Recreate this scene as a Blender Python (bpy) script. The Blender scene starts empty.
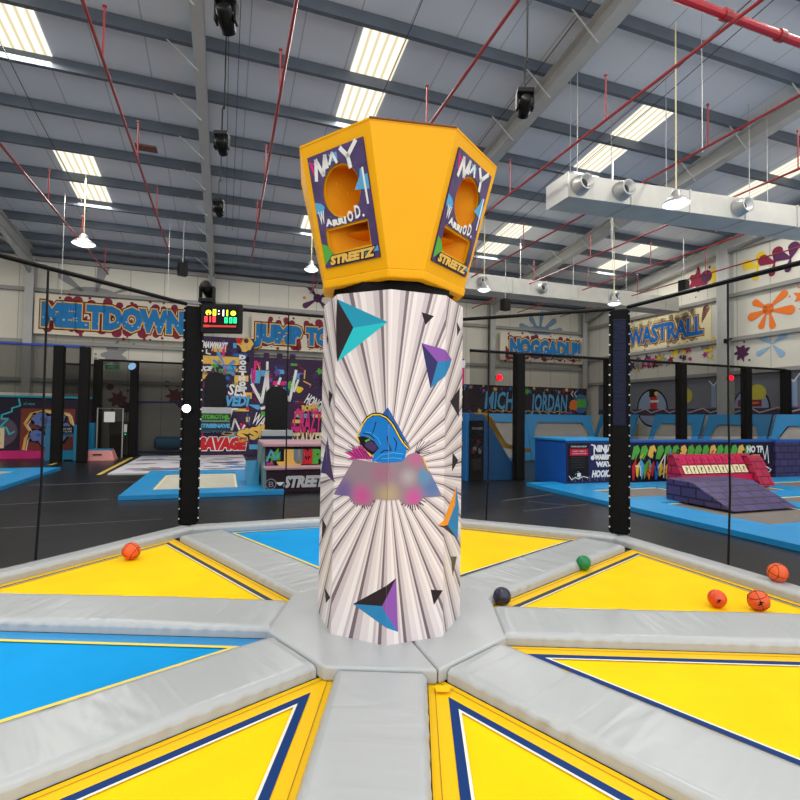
import bpy, bmesh, math, random
from mathutils import Vector, Matrix
from mathutils.geometry import delaunay_2d_cdt
random.seed(7)
PI = math.pi
R = math.radians
S = bpy.context.scene
COL = S.collection

# ------------------------------------------------------------------ materials
MATS = {}
def srgb(c):
    f = lambda x: x / 12.92 if x <= .04045 else ((x + .055) / 1.055) ** 2.4
    return tuple(f(v / 255) for v in c) + (1,)

def mat(name, rgb, rough=.5, metal=0, bump=0, bscale=8, var=0, vscale=3, spec=.5, coat=0, stretch=None, emit=0):
    if name in MATS: return MATS[name]
    m = bpy.data.materials.new(name); m.use_nodes = True
    nt = m.node_tree; b = nt.nodes['Principled BSDF']
    c = srgb(rgb)
    b.inputs['Base Color'].default_value = c
    b.inputs['Roughness'].default_value = rough
    b.inputs['Metallic'].default_value = metal
    b.inputs['Specular IOR Level'].default_value = spec
    if coat: b.inputs['Coat Weight'].default_value = coat; b.inputs['Coat Roughness'].default_value = .25
    if emit:
        b.inputs['Emission Color'].default_value = c; b.inputs['Emission Strength'].default_value = emit
    if bump or var:
        tc = nt.nodes.new('ShaderNodeTexCoord'); mp = nt.nodes.new('ShaderNodeMapping')
        if stretch: mp.inputs['Scale'].default_value = stretch
        nt.links.new(tc.outputs['Object'], mp.inputs['Vector'])
    if var:
        n = nt.nodes.new('ShaderNodeTexNoise'); n.inputs['Scale'].default_value = vscale; n.inputs['Detail'].default_value = 4
        nt.links.new(mp.outputs[0], n.inputs['Vector'])
        cr = nt.nodes.new('ShaderNodeValToRGB')
        cr.color_ramp.elements[0].position = .3; cr.color_ramp.elements[1].position = .7
        cr.color_ramp.elements[0].color = tuple(v * (1 - var) for v in c[:3]) + (1,)
        cr.color_ramp.elements[1].color = tuple(min(1, v * (1 + var)) for v in c[:3]) + (1,)
        nt.links.new(n.outputs[0], cr.inputs[0]); nt.links.new(cr.outputs[0], b.inputs['Base Color'])
    if bump:
        n = nt.nodes.new('ShaderNodeTexNoise'); n.inputs['Scale'].default_value = bscale; n.inputs['Detail'].default_value = 3
        nt.links.new(mp.outputs[0], n.inputs['Vector'])
        bp = nt.nodes.new('ShaderNodeBump'); bp.inputs['Strength'].default_value = bump; bp.inputs['Distance'].default_value = .02
        nt.links.new(n.outputs[0], bp.inputs['Height']); nt.links.new(bp.outputs[0], b.inputs['Normal'])
    MATS[name] = m
    return m

def flat(name, rgb, rough=.65): return mat(name, rgb, rough, spec=.2)
WHITE = flat('paint_white', (238, 238, 235)); BLACKP = flat('paint_black', (18, 17, 20)); TEAL = flat('paint_teal', (40, 165, 190))
CYAN = flat('paint_cyan', (60, 205, 215)); SKYB = flat('paint_skyblue', (90, 170, 220)); BLUEP = flat('paint_blue', (32, 110, 190))
NAVYP = flat('paint_navy', (45, 45, 95)); PURP = flat('paint_purple', (130, 75, 160)); DPURP = flat('paint_dark_purple', (72, 52, 98))
PINKP = flat('paint_pink', (225, 50, 130)); MAROON = flat('paint_maroon', (135, 40, 62)); REDP = flat('paint_red', (205, 40, 52))
ORANGEP = flat('paint_orange', (240, 150, 40)); GOLDP = flat('paint_gold', (235, 190, 95)); GREENP = flat('paint_green', (90, 175, 70))
YELP = flat('paint_yellow', (240, 205, 50)); GREYP = flat('paint_grey', (150, 148, 150)); DGREY = flat('paint_dark_grey', (62, 58, 60))
MAG = flat('paint_magenta', (190, 50, 140)); PBLUE = flat('paint_pale_blue', (150, 185, 215)); CREAMP = flat('paint_cream', (238, 226, 180))
OGR = flat('paint_bright_orange', (240, 125, 50)); DRED = flat('paint_dark_red', (110, 30, 40)); PLUM = flat('paint_plum', (88, 45, 82))

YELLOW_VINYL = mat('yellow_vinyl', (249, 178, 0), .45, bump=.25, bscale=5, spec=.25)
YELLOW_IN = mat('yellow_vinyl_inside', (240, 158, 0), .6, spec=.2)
GREY_VINYL = mat('black_floor', (22, 23, 27), .33, spec=.4, bump=.4, bscale=2.5, var=.35, vscale=1.2)
BLACK_VINYL = mat('black_vinyl', (6, 6, 7), .5, spec=.12, bump=.5, bscale=14, stretch=(1, 1, .5))
NAVY_VINYL = mat('navy_vinyl', (12, 20, 50), .45, spec=.2, bump=.6, bscale=10, stretch=(1, 1, 3))
BLUE_VINYL = mat('blue_vinyl', (30, 150, 215), .35, bump=.4, bscale=6, var=.08)
DBLUE_VINYL = mat('deep_blue_vinyl', (18, 88, 175), .35, bump=.6, bscale=7, stretch=(1, 1, 3))
BED_GREY = mat('grey_trampoline_bed', (160, 156, 150), .7, var=.08, vscale=6)
BED_DARK = mat('dim_trampoline_bed', (118, 110, 104), .7, var=.1, vscale=6)
STEEL_PAINT = mat('grey_painted_steel', (178, 178, 174), .5, var=.04)
PURLIN = mat('galvanised_purlin', (92, 100, 110), .6, 0, var=.1, vscale=2)
PIPE_RED = mat('red_sprinkler_pipe', (150, 40, 45), .4)
METAL_DARK = mat('dark_metal', (12, 12, 13), .5, spec=.15)
METAL_LIGHT = mat('light_metal', (190, 190, 188), .4, .5)
BLACK_PLASTIC = mat('black_plastic', (9, 9, 10), .45, spec=.2)
CABLE = mat('cable', (60, 60, 62), .6)

def pad_material():
    m = bpy.data.materials.new('grey_pad_vinyl'); m.use_nodes = True
    nt = m.node_tree; N = nt.nodes.new; L = nt.links.new; b = nt.nodes['Principled BSDF']
    b.inputs['Base Color'].default_value = srgb((176, 180, 182)); b.inputs['Roughness'].default_value = .3
    tc = N('ShaderNodeTexCoord'); mp = N('ShaderNodeMapping'); mp.inputs['Rotation'].default_value = (0, 0, R(24)); mp.inputs['Scale'].default_value = (5, .7, 1)
    L(tc.outputs['UV'], mp.inputs[0])
    n1 = N('ShaderNodeTexNoise'); n1.inputs['Scale'].default_value = 1.7; n1.inputs['Detail'].default_value = 1; n1.inputs['Distortion'].default_value = .7
    L(mp.outputs[0], n1.inputs['Vector'])
    n2 = N('ShaderNodeTexNoise'); n2.inputs['Scale'].default_value = 2.2; n2.inputs['Detail'].default_value = 4
    L(tc.outputs['Object'], n2.inputs['Vector'])
    ad = N('ShaderNodeMath'); ad.operation = 'ADD'; L(n1.outputs[0], ad.inputs[0]); L(n2.outputs[0], ad.inputs[1])
    bp = N('ShaderNodeBump'); bp.inputs['Strength'].default_value = .3; bp.inputs['Distance'].default_value = .03
    L(ad.outputs[0], bp.inputs['Height']); L(bp.outputs[0], b.inputs['Normal'])
    return m
PAD = pad_material()

def brick_material(name, c1, c2, mortar, bw=.5, rh=.25, ms=.02):
    m = bpy.data.materials.new(name); m.use_nodes = True
    nt = m.node_tree; b = nt.nodes['Principled BSDF']; b.inputs['Roughness'].default_value = .45
    tc = nt.nodes.new('ShaderNodeUVMap'); br = nt.nodes.new('ShaderNodeTexBrick')
    br.inputs['Color1'].default_value = srgb(c1); br.inputs['Color2'].default_value = srgb(c2); br.inputs['Mortar'].default_value = srgb(mortar)
    br.inputs['Scale'].default_value = 1; br.inputs['Brick Width'].default_value = bw; br.inputs['Row Height'].default_value = rh; br.inputs['Mortar Size'].default_value = ms
    nt.links.new(tc.outputs[0], br.inputs['Vector']); nt.links.new(br.outputs[0], b.inputs['Base Color'])
    return m
PURPLE_BRICK = brick_material('purple_brick_print', (74, 60, 112), (62, 50, 98), (28, 22, 46), .34, .2, .018)
RED_BRICK = brick_material('crimson_brick_print', (190, 30, 78), (175, 25, 70), (90, 15, 40), .26, .2, .014)

def net_material(name, alpha, rgb=(26, 25, 25)):
    m = bpy.data.materials.new(name); m.use_nodes = True
    nt = m.node_tree; nt.nodes.clear(); N = nt.nodes.new
    o = N('ShaderNodeOutputMaterial'); mx = N('ShaderNodeMixShader'); t = N('ShaderNodeBsdfTransparent'); d = N('ShaderNodeBsdfDiffuse')
    d.inputs[0].default_value = srgb(rgb); mx.inputs[0].default_value = alpha
    nt.links.new(t.outputs[0], mx.inputs[1]); nt.links.new(d.outputs[0], mx.inputs[2]); nt.links.new(mx.outputs[0], o.inputs[0])
    return m
NET = net_material('fine_black_netting', .27, (24, 23, 22))
NET3 = net_material('court_netting', .45, (36, 34, 32))
NET2 = net_material('dense_black_netting', .66, (34, 32, 31))

def emission(name, rgb, st):
    m = bpy.data.materials.new(name); m.use_nodes = True
    nt = m.node_tree; nt.nodes.clear(); o = nt.nodes.new('ShaderNodeOutputMaterial'); e = nt.nodes.new('ShaderNodeEmission')
    e.inputs[0].default_value = srgb(rgb); e.inputs[1].default_value = st; nt.links.new(e.outputs[0], o.inputs[0]); return m
LED_Y = emission('led_yellow', (235, 235, 60), 2.2); LED_R = emission('led_red', (255, 60, 70), 2.2); LED_G = emission('led_green', (40, 225, 140), 2)
LED_W = emission('led_white', (250, 250, 240), 2); SPOT_W = emission('lit_lens', (255, 240, 255), 6); SPOT_R = emission('lit_red_lens', (255, 15, 35), 2.5)
LAMP_GLOW = emission('lamp_diffuser', (225, 235, 250), 3.0); DIM_RED = emission('led_dim_red', (210, 70, 60), 1.0)

# ------------------------------------------------------------------ mesh builder
class MB:
    def __init__(s): s.v = []; s.f = []; s.m = []; s.mats = []; s.uv = {}
    def mi(s, m):
        if m not in s.mats: s.mats.append(m)
        return s.mats.index(m)
    def poly(s, pts, m):
        n = len(s.v); s.v += [tuple(p) for p in pts]; s.f.append(tuple(range(n, n + len(pts)))); s.m.append(s.mi(m)); return s
    def faces(s, pts, fs, m):
        n = len(s.v); s.v += [tuple(p) for p in pts]; k = s.mi(m)
        for f in fs: s.f.append(tuple(n + i for i in f)); s.m.append(k)
        return s
    def box(s, c, d, m, rot=0, M=None):
        pts = []
        for x in (-.5, .5):
            for y in (-.5, .5):
                for z in (-.5, .5):
                    p = Vector((x * d[0], y * d[1], z * d[2]))
                    if M: p = M @ p
                    if rot: p = Matrix.Rotation(rot, 3, 'Z') @ p
                    pts.append(p + Vector(c))
        return s.faces(pts, [(0, 1, 3, 2), (4, 6, 7, 5), (0, 4, 5, 1), (2, 3, 7, 6), (0, 2, 6, 4), (1, 5, 7, 3)], m)
    def tube(s, pts, r, m, n=8, cap=True):
        pts = [Vector(p) for p in pts]; ring = []
        base = len(s.v)
        for i, p in enumerate(pts):
            t = (pts[min(i + 1, len(pts) - 1)] - pts[max(i - 1, 0)]).normalized()
            a = t.orthogonal().normalized() if i == 0 else (a - t * a.dot(t)).normalized()
            b = t.cross(a)
            rr = r[i] if isinstance(r, (list, tuple)) else r
            for k in range(n):
                q = p + (a * math.cos(2 * PI * k / n) + b * math.sin(2 * PI * k / n)) * rr; s.v.append(tuple(q))
        mi = s.mi(m)
        for i in range(len(pts) - 1):
            for k in range(n):
                s.f.append((base + i * n + k, base + i * n + (k + 1) % n, base + (i + 1) * n + (k + 1) % n, base + (i + 1) * n + k)); s.m.append(mi)
        if cap:
            s.f.append(tuple(base + k for k in range(n))[::-1]); s.m.append(mi)
            s.f.append(tuple(base + (len(pts) - 1) * n + k for k in range(n))); s.m.append(mi)
        return s
    def lathe(s, prof, m, c=(0, 0, 0), n=24, M=None):
        base = len(s.v); mi = s.mi(m)
        for r, z in prof:
            for k in range(n):
                p = Vector((r * math.cos(2 * PI * k / n), r * math.sin(2 * PI * k / n), z))
                if M: p = M @ p
                s.v.append(tuple(p + Vector(c)))
        for i in range(len(prof) - 1):
            for k in range(n):
                s.f.append((base + i * n + k, base + i * n + (k + 1) % n, base + (i + 1) * n + (k + 1) % n, base + (i + 1) * n + k)); s.m.append(mi)
        return s
    def prism(s, poly, z0, z1, m, fr=None):
        """2D polygon extruded; fr maps (x, y, h) to 3D"""
        n = len(poly); g = fr or (lambda x, y, h: (x, y, h))
        pts = [g(x, y, z0) for x, y in poly] + [g(x, y, z1) for x, y in poly]
        fs = [tuple(range(n))[::-1], tuple(range(n, 2 * n))] + [(i, (i + 1) % n, n + (i + 1) % n, n + i) for i in range(n)]
        return s.faces(pts, fs, m)
    def build(s, name, parent=None, m=None, bevel=0, smooth=False, segs=2, recalc=True, loc=None):
        me = bpy.data.meshes.new(name); me.from_pydata(s.v, [], s.f)
        for mm in s.mats: me.materials.append(mm)
        for p, k in zip(me.polygons, s.m): p.material_index = k; p.use_smooth = smooth
        if recalc:
            bm = bmesh.new(); bm.from_mesh(me); bmesh.ops.recalc_face_normals(bm, faces=bm.faces); bm.to_mesh(me); bm.free()
        o = bpy.data.objects.new(name, me); COL.objects.link(o)
        if loc is not None:
            me.transform(Matrix.Translation(-Vector(loc))); o.location = loc
        if bevel:
            b = o.modifiers.new('bevel', 'BEVEL'); b.width = bevel; b.segments = segs; b.limit_method = 'ANGLE'; b.angle_limit = R(35)
            if smooth is None or segs > 2:
                for p in me.polygons: p.use_smooth = True
                w = o.modifiers.new('wn', 'WEIGHTED_NORMAL'); w.keep_sharp = False
        if parent: 
            o.parent = parent
            if loc is None: o.matrix_parent_inverse = Matrix.Translation(-parent.location) if parent.location.length else Matrix.Identity(4)
        return o

def tag(o, label=None, cat=None, group=None, kind=None):
    if label: o['label'] = label
    if cat: o['category'] = cat
    if group: o['group'] = group
    if kind: o['kind'] = kind
    return o
def thing(name, label, cat, loc=(0, 0, 0), group=None):
    o = bpy.data.objects.new(name, None); COL.objects.link(o); o.location = loc; o.empty_display_size = .1
    return tag(o, label, cat, group)
def structure(mb, name, **k):
    return tag(mb.build(name, **k), kind='structure')

def planar_uv(o, fn):
    me = o.data; uv = me.uv_layers.new(name='UVMap')
    for l in me.loops: uv.data[l.index].uv = fn(me.vertices[l.vertex_index].co, None)
def box_uv(o):
    me = o.data; uv = me.uv_layers.new(name='UVMap')
    for p in me.polygons:
        n = p.normal
        t = Vector((-n.y, n.x, 0)); t = t.normalized() if t.length > .05 else Vector((math.cos(TH), math.sin(TH), 0)); b = n.cross(t)
        if b.length < .05: b = Vector((0, 0, 1))
        for li in p.loop_indices:
            c = me.vertices[me.loops[li].vertex_index].co; uv.data[li].uv = (c.dot(t), c.dot(b))

# ------------------------------------------------------------------ painted shapes on planes
class Plane:
    """a surface frame: x to the right, y up, drawn on layers a few millimetres apart"""
    def __init__(s, o, ux, uy): s.o = Vector(o); s.x = Vector(ux).normalized(); s.y = Vector(uy).normalized(); s.n = s.x.cross(s.y); s.mb = MB(); s.k = .004
    def p(s, x, y, l=0): return s.o + s.x * x + s.y * y + s.n * (s.k * (l + 1))
    def poly(s, pts, m, l=0): s.mb.poly([s.p(x, y, l) for x, y in pts], m)
    def rect(s, x0, y0, x1, y1, m, l=0): s.poly([(x0, y0), (x1, y0), (x1, y1), (x0, y1)], m, l)
    def disc(s, x, y, r, m, l=0, ry=None, n=16, wob=0):
        rnd = random.Random(int((x * 31 + y * 17 + r * 7) * 100))
        s.poly([(x + r * (1 + wob * rnd.uniform(-1, 1)) * math.cos(2 * PI * i / n), y + (ry or r) * (1 + wob * rnd.uniform(-1, 1)) * math.sin(2 * PI * i / n)) for i in range(n)], m, l)
    def stroke(s, pts, w, m, l=0):
        n = len(pts)
        for i in range(n - 1):
            a = Vector(pts[i]); b = Vector(pts[i + 1]); d = (b - a)
            if d.length < 1e-6: continue
            d.normalize(); q = Vector((-d.y, d.x)) * w / 2; e = d * w * .25
            s.poly([a + q - e, a - q - e, b - q + e, b + q + e], m, l)
    def text(s, body, x0, y0, x1, y1, m, l=0, bold=0, shear=0, rot=0, outline=None, ow=.03, outline2=None):
        for mm, ex, dl in ([(outline2, bold + ow * 2, 0)] if outline2 else []) + ([(outline, bold + ow, 1)] if outline else []) + [(m, bold, 2)]:
            vs, fs = glyphs(body, ex * .5 / max(.01, (y1 - y0)), shear)
            sx = (x1 - x0) / glyph_w(body, shear); sy = (y1 - y0) / .72
            c, q = math.cos(rot), math.sin(rot)
            pts = []
            for vx, vy in vs:
                X = vx * sx; Y = vy * sy
                pts.append(s.p(x0 + X * c - Y * q, y0 + X * q + Y * c, l + dl))
            s.mb.faces(pts, fs, mm)
    def splat(s, x, y, r, m, l=0, arms=9, seed=1):
        rnd = random.Random(seed); pts = []
        n = arms * 4
        for i in range(n):
            a = 2 * PI * i / n; k = (.55, .75, 1.0, .75)[i % 4] * rnd.uniform(.8, 1.15)
            pts.append((x + r * k * math.cos(a), y + r * k * math.sin(a)))
        s.poly(pts, m, l)
        for i in range(arms // 2):
            a = rnd.uniform(0, 2 * PI); d = r * rnd.uniform(1.1, 1.5); s.disc(x + d * math.cos(a), y + d * math.sin(a), r * rnd.uniform(.06, .13), m, l, n=8)
    def tadpole(s, x0, y0, x1, y1, w, m, l=0):
        """a drop: thin tail at the first point, round head at the second"""
        a = Vector((x0, y0)); b = Vector((x1, y1)); d = (b - a).normalized(); q = Vector((-d.y, d.x))
        pts = [a + q * w * .15] + [b + (q * math.cos(t) + d * math.sin(t)) * w for t in [PI * i / 8 for i in range(9)]] + [a - q * w * .15]
        s.poly(pts, m, l)
    def build(s, name, parent=None): return s.mb.build(name, parent, recalc=False)
_G = {}
def _curve(body, off, shear):
    cu = bpy.data.curves.new('glyphs', 'FONT'); cu.body = body; cu.size = 1; cu.offset = off; cu.shear = shear; cu.resolution_u = 2
    ob = bpy.data.objects.new('glyphs', cu); COL.objects.link(ob)
    bpy.context.view_layer.update()
    me = bpy.data.meshes.new_from_object(ob.evaluated_get(bpy.context.evaluated_depsgraph_get()))
    r = [(v.co.x, v.co.y) for v in me.vertices], [tuple(p.vertices) for p in me.polygons]
    bpy.data.objects.remove(ob); bpy.data.curves.remove(cu); bpy.data.meshes.remove(me)
    return r
def glyphs(body, off, shear):
    k = (body, round(off, 3), shear)
    if k not in _G: _G[k] = _curve(body, round(off, 3), shear)
    return _G[k]
def glyph_w(body, shear):
    vs = glyphs(body, 0, shear)[0]; return max(v[0] for v in vs)

# ------------------------------------------------------------------ frames of reference
CAM = Vector((0, -4.115, 1.7))
TH = R(18.25)                      # the hall is turned against the arena
UU = Vector((-math.sin(TH), math.cos(TH), 0)); VV = Vector((math.cos(TH), math.sin(TH), 0)); O0 = Vector((0, -4.115, 0))
def B(u, v, z=0): return O0 + UU * u + VV * v + Vector((0, 0, z))
def back_plane(u, v0=0): return Plane(B(u, v0, 0), VV, (0, 0, 1))         # faces the arena
def right_plane(v, u0): return Plane(B(u0, v, 0), -UU, (0, 0, 1))         # x runs towards the viewer
HE, SL, UB, VR, VL = 7.94, .114, 22.6, 18.5, -15.0
def roof(u): return HE + SL * (UB - u)
PHI = -.0498
def pol(r, a, z=0): return Vector((r * math.sin(a), -r * math.cos(a), z))
def ph(k): return PHI + R(45) * k
def bbox(u0, u1, v0, v1, z0, z1, m, mb=None):
    mb = mb or MB(); return mb.box(B((u0 + u1) / 2, (v0 + v1) / 2, (z0 + z1) / 2), (v1 - v0, u1 - u0, z1 - z0), m, rot=TH)
def uvprism(mb, poly, v0, v1, m):
    """side outline given as (u, z), pulled along v"""
    return mb.prism(poly, v0, v1, m, lambda u, z, v: tuple(B(u, v, z)))
COL_ART = {
    'arrow_top': [(-0.439, 2.465), (-0.021, 2.267), (-0.297, 2.243)],
    'arrow_low': [(-0.428, 1.995), (-0.021, 2.267), (-0.297, 2.243)],
    'arrow_dark': [(-0.439, 2.465), (-0.297, 2.243), (-0.428, 1.995), (-0.461, 2.309)],
    'b1': [(0.239, 2.358), (0.339, 2.338), (0.271, 2.267)],
    'c_navy': [(0.242, 2.133), (0.374, 2.002), (0.318, 1.807)],
    'c_purple': [(0.242, 2.133), (0.406, 2.103), (0.586, 2.043), (0.374, 2.002)],
    'c_blue': [(0.374, 2.002), (0.586, 2.043), (0.537, 1.981), (0.318, 1.807)],
    'd': [(0.709, 2.354), (0.81, 2.308), (0.719, 2.239)],
    'e': [(0.558, 1.718), (0.808, 1.839), (0.791, 1.6)],
    'f1': [(-0.759, 2.242), (-0.688, 2.205), (-0.737, 2.154)],
    'f2': [(-0.656, 1.801), (-0.523, 1.756), (-0.622, 1.655)],
    'spike_d': [(-0.676, 1.408), (-0.874, 1.133), (-0.693, 1.144)],
    'spike_p': [(-0.664, 1.444), (-0.693, 1.144), (-0.423, 1.112), (-0.516, 1.214)],
    'g': [(-0.779, 0.779), (-0.637, 0.746), (-0.789, 0.617)],
    'or_o': [(0.743, 1.058), (0.707, 0.914), (0.525, 0.796), (0.389, 0.813)],
    'or_b': [(0.743, 1.058), (0.817, 0.88), (0.789, 0.636), (0.525, 0.796), (0.707, 0.914)],
    'or_d': [(0.389, 0.813), (0.525, 0.796), (0.789, 0.636)],
    'h': [(0.617, 0.541), (0.775, 0.502), (0.668, 0.379)],
    'i': [(0.338, 0.358), (0.437, 0.342), (0.366, 0.246)],
    'k_b': [(-0.261, 0.256), (0.07, 0.468), (-0.032, 0.278)],
    'k_p': [(0.07, 0.468), (0.091, 0.093), (-0.032, 0.278)],
    'k_t': [(-0.261, 0.256), (-0.032, 0.278), (0.091, 0.093)],
    'l': [(-0.659, 0.277), (-0.477, 0.261), (-0.613, 0.173)],
    'm': [(0.634, 1.33), (0.785, 1.258), (0.622, 1.184)],
    'hood': [(-0.258, 1.46), (-0.226, 1.529), (-0.134, 1.603), (-0.036, 1.612), (0.008, 1.593), (0.085, 1.507), (0.177, 1.379), (0.184, 1.29), (0.148, 1.337), (-0.164, 1.284), (-0.111, 1.334), (-0.128, 1.304), (-0.202, 1.373)],
    'hood_face': [(-0.229, 1.457), (-0.167, 1.453), (-0.103, 1.416), (-0.076, 1.346), (-0.102, 1.305), (-0.165, 1.35), (-0.211, 1.405)],
    'blue_tri': [(-0.014, 1.659), (-0.041, 1.608), (0.156, 1.379)],
    'blur': [(-0.264, 1.288), (-0.164, 1.284), (0.148, 1.345), (0.263, 1.295), (0.419, 1.031), (0.293, 1.028), (0.223, 0.999), (0.136, 1.003), (0.084, 1.029), (-0.088, 1.027), (-0.158, 0.973), (-0.249, 0.982), (-0.314, 1.025), (-0.436, 1.025)],
    'wingL': [(-0.11, 1.289), (-0.165, 1.374), (-0.247, 1.387), (-0.234, 1.36), (-0.297, 1.374), (-0.274, 1.338), (-0.358, 1.334), (-0.292, 1.304), (-0.329, 1.278), (-0.264, 1.288), (-0.11, 1.295)],
    'wingR': [(0.149, 1.291), (0.174, 1.339), (0.226, 1.435), (0.235, 1.394), (0.267, 1.386), (0.262, 1.345), (0.325, 1.345), (0.289, 1.305), (0.325, 1.302), (0.263, 1.287), (0.149, 1.321)],
    'center': [(-0.002, 1.231)],
}
# ================================================================== THE ARENA
WP, AI, AO, RB = .2932, 3.80, 4.05, .9506
def dirk(a): return Vector((math.sin(a), -math.cos(a), 0))
def nrm(a): return Vector((math.cos(a), math.sin(a), 0))
PT = .10
def pad_box(mb, p0, p1, halfw, m, z0=0, z1=PT):
    d = (p1 - p0).normalized(); q = Vector((-d.y, d.x, 0)); pts = []
    for z in (z0, z1):
        for a, b in ((p0, 1), (p1, 1), (p1, -1), (p0, -1)): pts.append(a + q * halfw * b + Vector((0, 0, z)))
    return mb.faces(pts, [(0, 1, 2, 3), (7, 6, 5, 4), (0, 4, 5, 1), (1, 5, 6, 2), (2, 6, 7, 3), (3, 7, 4, 0)], m)

PADNAMES = {0: 'grey padded walkway running straight towards the viewer', 1: 'grey padded walkway running to the near right corner',
            2: 'grey padded walkway running right from the column', 3: 'grey padded walkway running to the black post on the right',
            4: 'grey padded walkway hidden behind the column', -3: 'grey padded walkway running to the black post on the left',
            -2: 'grey padded walkway running left from the column between yellow and blue', -1: 'grey padded walkway running to the near left corner'}
def wrinkled(p0, p1, halfw, name, label, cat, group=None, seed=1, z1=PT, ends=(None, None)):
    """a soft vinyl pad: rounded edges and gathered folds in real relief"""
    d = (p1 - p0); Ln = d.length; d.normalize(); q = Vector((-d.y, d.x, 0))
    nx, ny = max(8, int(Ln / .035)), max(6, int(halfw * 2 / .03)); rnd = random.Random(seed)
    folds = [(rnd.uniform(0, Ln), rnd.uniform(.3, 1), rnd.choice((-1, 1)) * rnd.uniform(.1, .6), rnd.uniform(.012, .03)) for _ in range(int(Ln * 7))]
    verts, fs = [], []
    prof = []
    for j in range(ny + 1):
        t = -1 + 2 * j / ny; prof.append(t)
    rows = []
    for i in range(nx + 1):
        x = Ln * i / nx; row = []
        e = min(1, min(x, Ln - x) / .03); er = math.sqrt(max(0, 1 - (1 - e) ** 2))
        for t in prof:
            y = t * halfw; ed = min(1, (halfw - abs(y)) / .035); rr = math.sqrt(max(0, 1 - (1 - ed) ** 2))
            z = z1 - .035 * (1 - min(rr, .55 + .45 * er)) + .004 * math.sin(x * 2.1 + seed) * rr
            for fx, amp, sl, w in folds:
                u = (x - fx - sl * (y + halfw)) / w
                if abs(u) < 3: z += .005 * amp * math.exp(-u * u) * (1 if sl > 0 else -1) * (.5 + .5 * abs(t))
            row.append(len(verts)); verts.append(p0 + d * x + q * y + Vector((0, 0, z)))
        # gathered skirt down both sides
        for sgn in (1, -1):
            for zz in (.06, .012):
                w = .004 * math.sin(x * 55 + sgn + 3 * math.sin(x * 5)) * (1 if zz > .03 else .3)
                row.append(len(verts)); verts.append(p0 + d * x + q * sgn * (halfw + w) + Vector((0, 0, min(zz, z1 - .02))))
        rows.append(row)
    for i in range(nx):
        a, b = rows[i], rows[i + 1]
        for j in range(ny): fs.append((a[j], b[j], b[j + 1], a[j + 1]))
        fs.append((a[ny], b[ny], b[ny + 1], a[ny + 1])); fs.append((a[ny + 1], b[ny + 1], b[ny + 2], a[ny + 2]))
        fs.append((b[0], a[0], a[ny + 3], b[ny + 3])); fs.append((b[ny + 3], a[ny + 3], a[ny + 4], b[ny + 4]))
    for row, rev in ((rows[0], False), (rows[-1], True)):
        loop = row[:ny + 1] + [row[ny + 1], row[ny + 2], row[ny + 4], row[ny + 3]]
        fs.append(tuple(loop if rev else loop[::-1]))
    mb = MB(); mb.faces(verts, fs, PAD)
    o = mb.build(name, smooth=True, recalc=False); tag(o, label, cat, group)
    uvl = o.data.uv_layers.new(name='UVMap')
    for l_ in o.data.loops:
        co_ = o.data.vertices[l_.vertex_index].co - p0; uvl.data[l_.index].uv = (co_.dot(d) + seed, co_.dot(q))
    return o
for k, lab in PADNAMES.items():
    a = ph(k)
    wrinkled(dirk(a) * .885, dirk(a) * (AI - .005 if k not in (0,) else AI - .005), WP - .004, 'walkway_pad', lab, 'pad', 'walkway pads of the arena', seed=k + 20)
EDGE = {-3.5: 'grey edge pad along the back left side beyond the blue trampoline', 3.5: 'grey edge pad along the back right side behind the column',
        2.5: 'grey edge pad along the right side with one basketball on it', -2.5: 'grey edge pad along the left side beyond the yellow trampoline',
        1.5: 'grey edge pad outside the near right corner of the arena', -1.5: 'grey edge pad outside the near left corner of the arena'}
for k, lab in EDGE.items():
    a = PHI + R(45) * k; c = dirk(a) * ((AI + AO) / 2); t = nrm(a); hl = (AI + AO) / 2 * math.tan(R(22.5)) - .004
    wrinkled(c - t * hl, c + t * hl, (AO - AI) / 2, 'edge_pad', lab, 'pad', 'edge pads round the arena', seed=int(k * 2) + 50, z1=.105)

def tri(k, d, z):
    a0, a1 = ph(k), ph(k + 1); am = ph(k + .5); s = math.sin(R(22.5)); w = WP + d
    t = (AI - d * .7 - w * s) / math.cos(R(22.5))
    return [dirk(am) * (w / s) + Vector((0, 0, z)), dirk(a0) * t + nrm(a0) * w + Vector((0, 0, z)), dirk(a1) * t - nrm(a1) * w + Vector((0, 0, z))]
def ring(mb, a, b, m):
    for i in range(3):
        j = (i + 1) % 3; mb.poly([a[i], a[j], b[j], b[i]], m)
BED_Y = mat('yellow_trampoline_bed', (248, 206, 0), .7, spec=.15, bump=.12, bscale=60, var=.05, vscale=2)
SKIRT_Y = mat('yellow_spring_cover', (242, 192, 0), .5, spec=.25, bump=.3, bscale=4)
BED_B = mat('blue_trampoline_bed', (0, 152, 222), .7, spec=.15, bump=.1, bscale=60, var=.05, vscale=2)
SKIRT_B = mat('blue_spring_cover', (28, 138, 200), .38, bump=.5, bscale=6)
LINE_B = flat('navy_webbing', (10, 52, 112)); LINE_K = mat('dark_webbing', (45, 52, 58), .6)
LINE_Y = mat('yellow_webbing', (240, 215, 90), .6); LINE_W = mat('white_stitching', (235, 232, 215), .6)
TR = {-1: ('yellow trampoline with blue line at the bottom left of the walkway', 'y', LINE_B), 0: ('yellow trampoline with blue line at the bottom right of the walkway', 'y', LINE_B),
      1: ('yellow trampoline with blue line at the right edge below the walkway', 'y', LINE_B), 2: ('yellow trampoline on the right holding a green ball and two orange balls', 'y', LINE_K),
      3: ('yellow trampoline behind the column on its right', 'y', LINE_K), -4: ('blue trampoline behind the column on its left', 'b', LINE_Y),
      -3: ('yellow trampoline on the left holding one orange ball', 'y', LINE_K), -2: ('blue trampoline with yellow line at the left edge', 'b', LINE_Y)}
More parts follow.
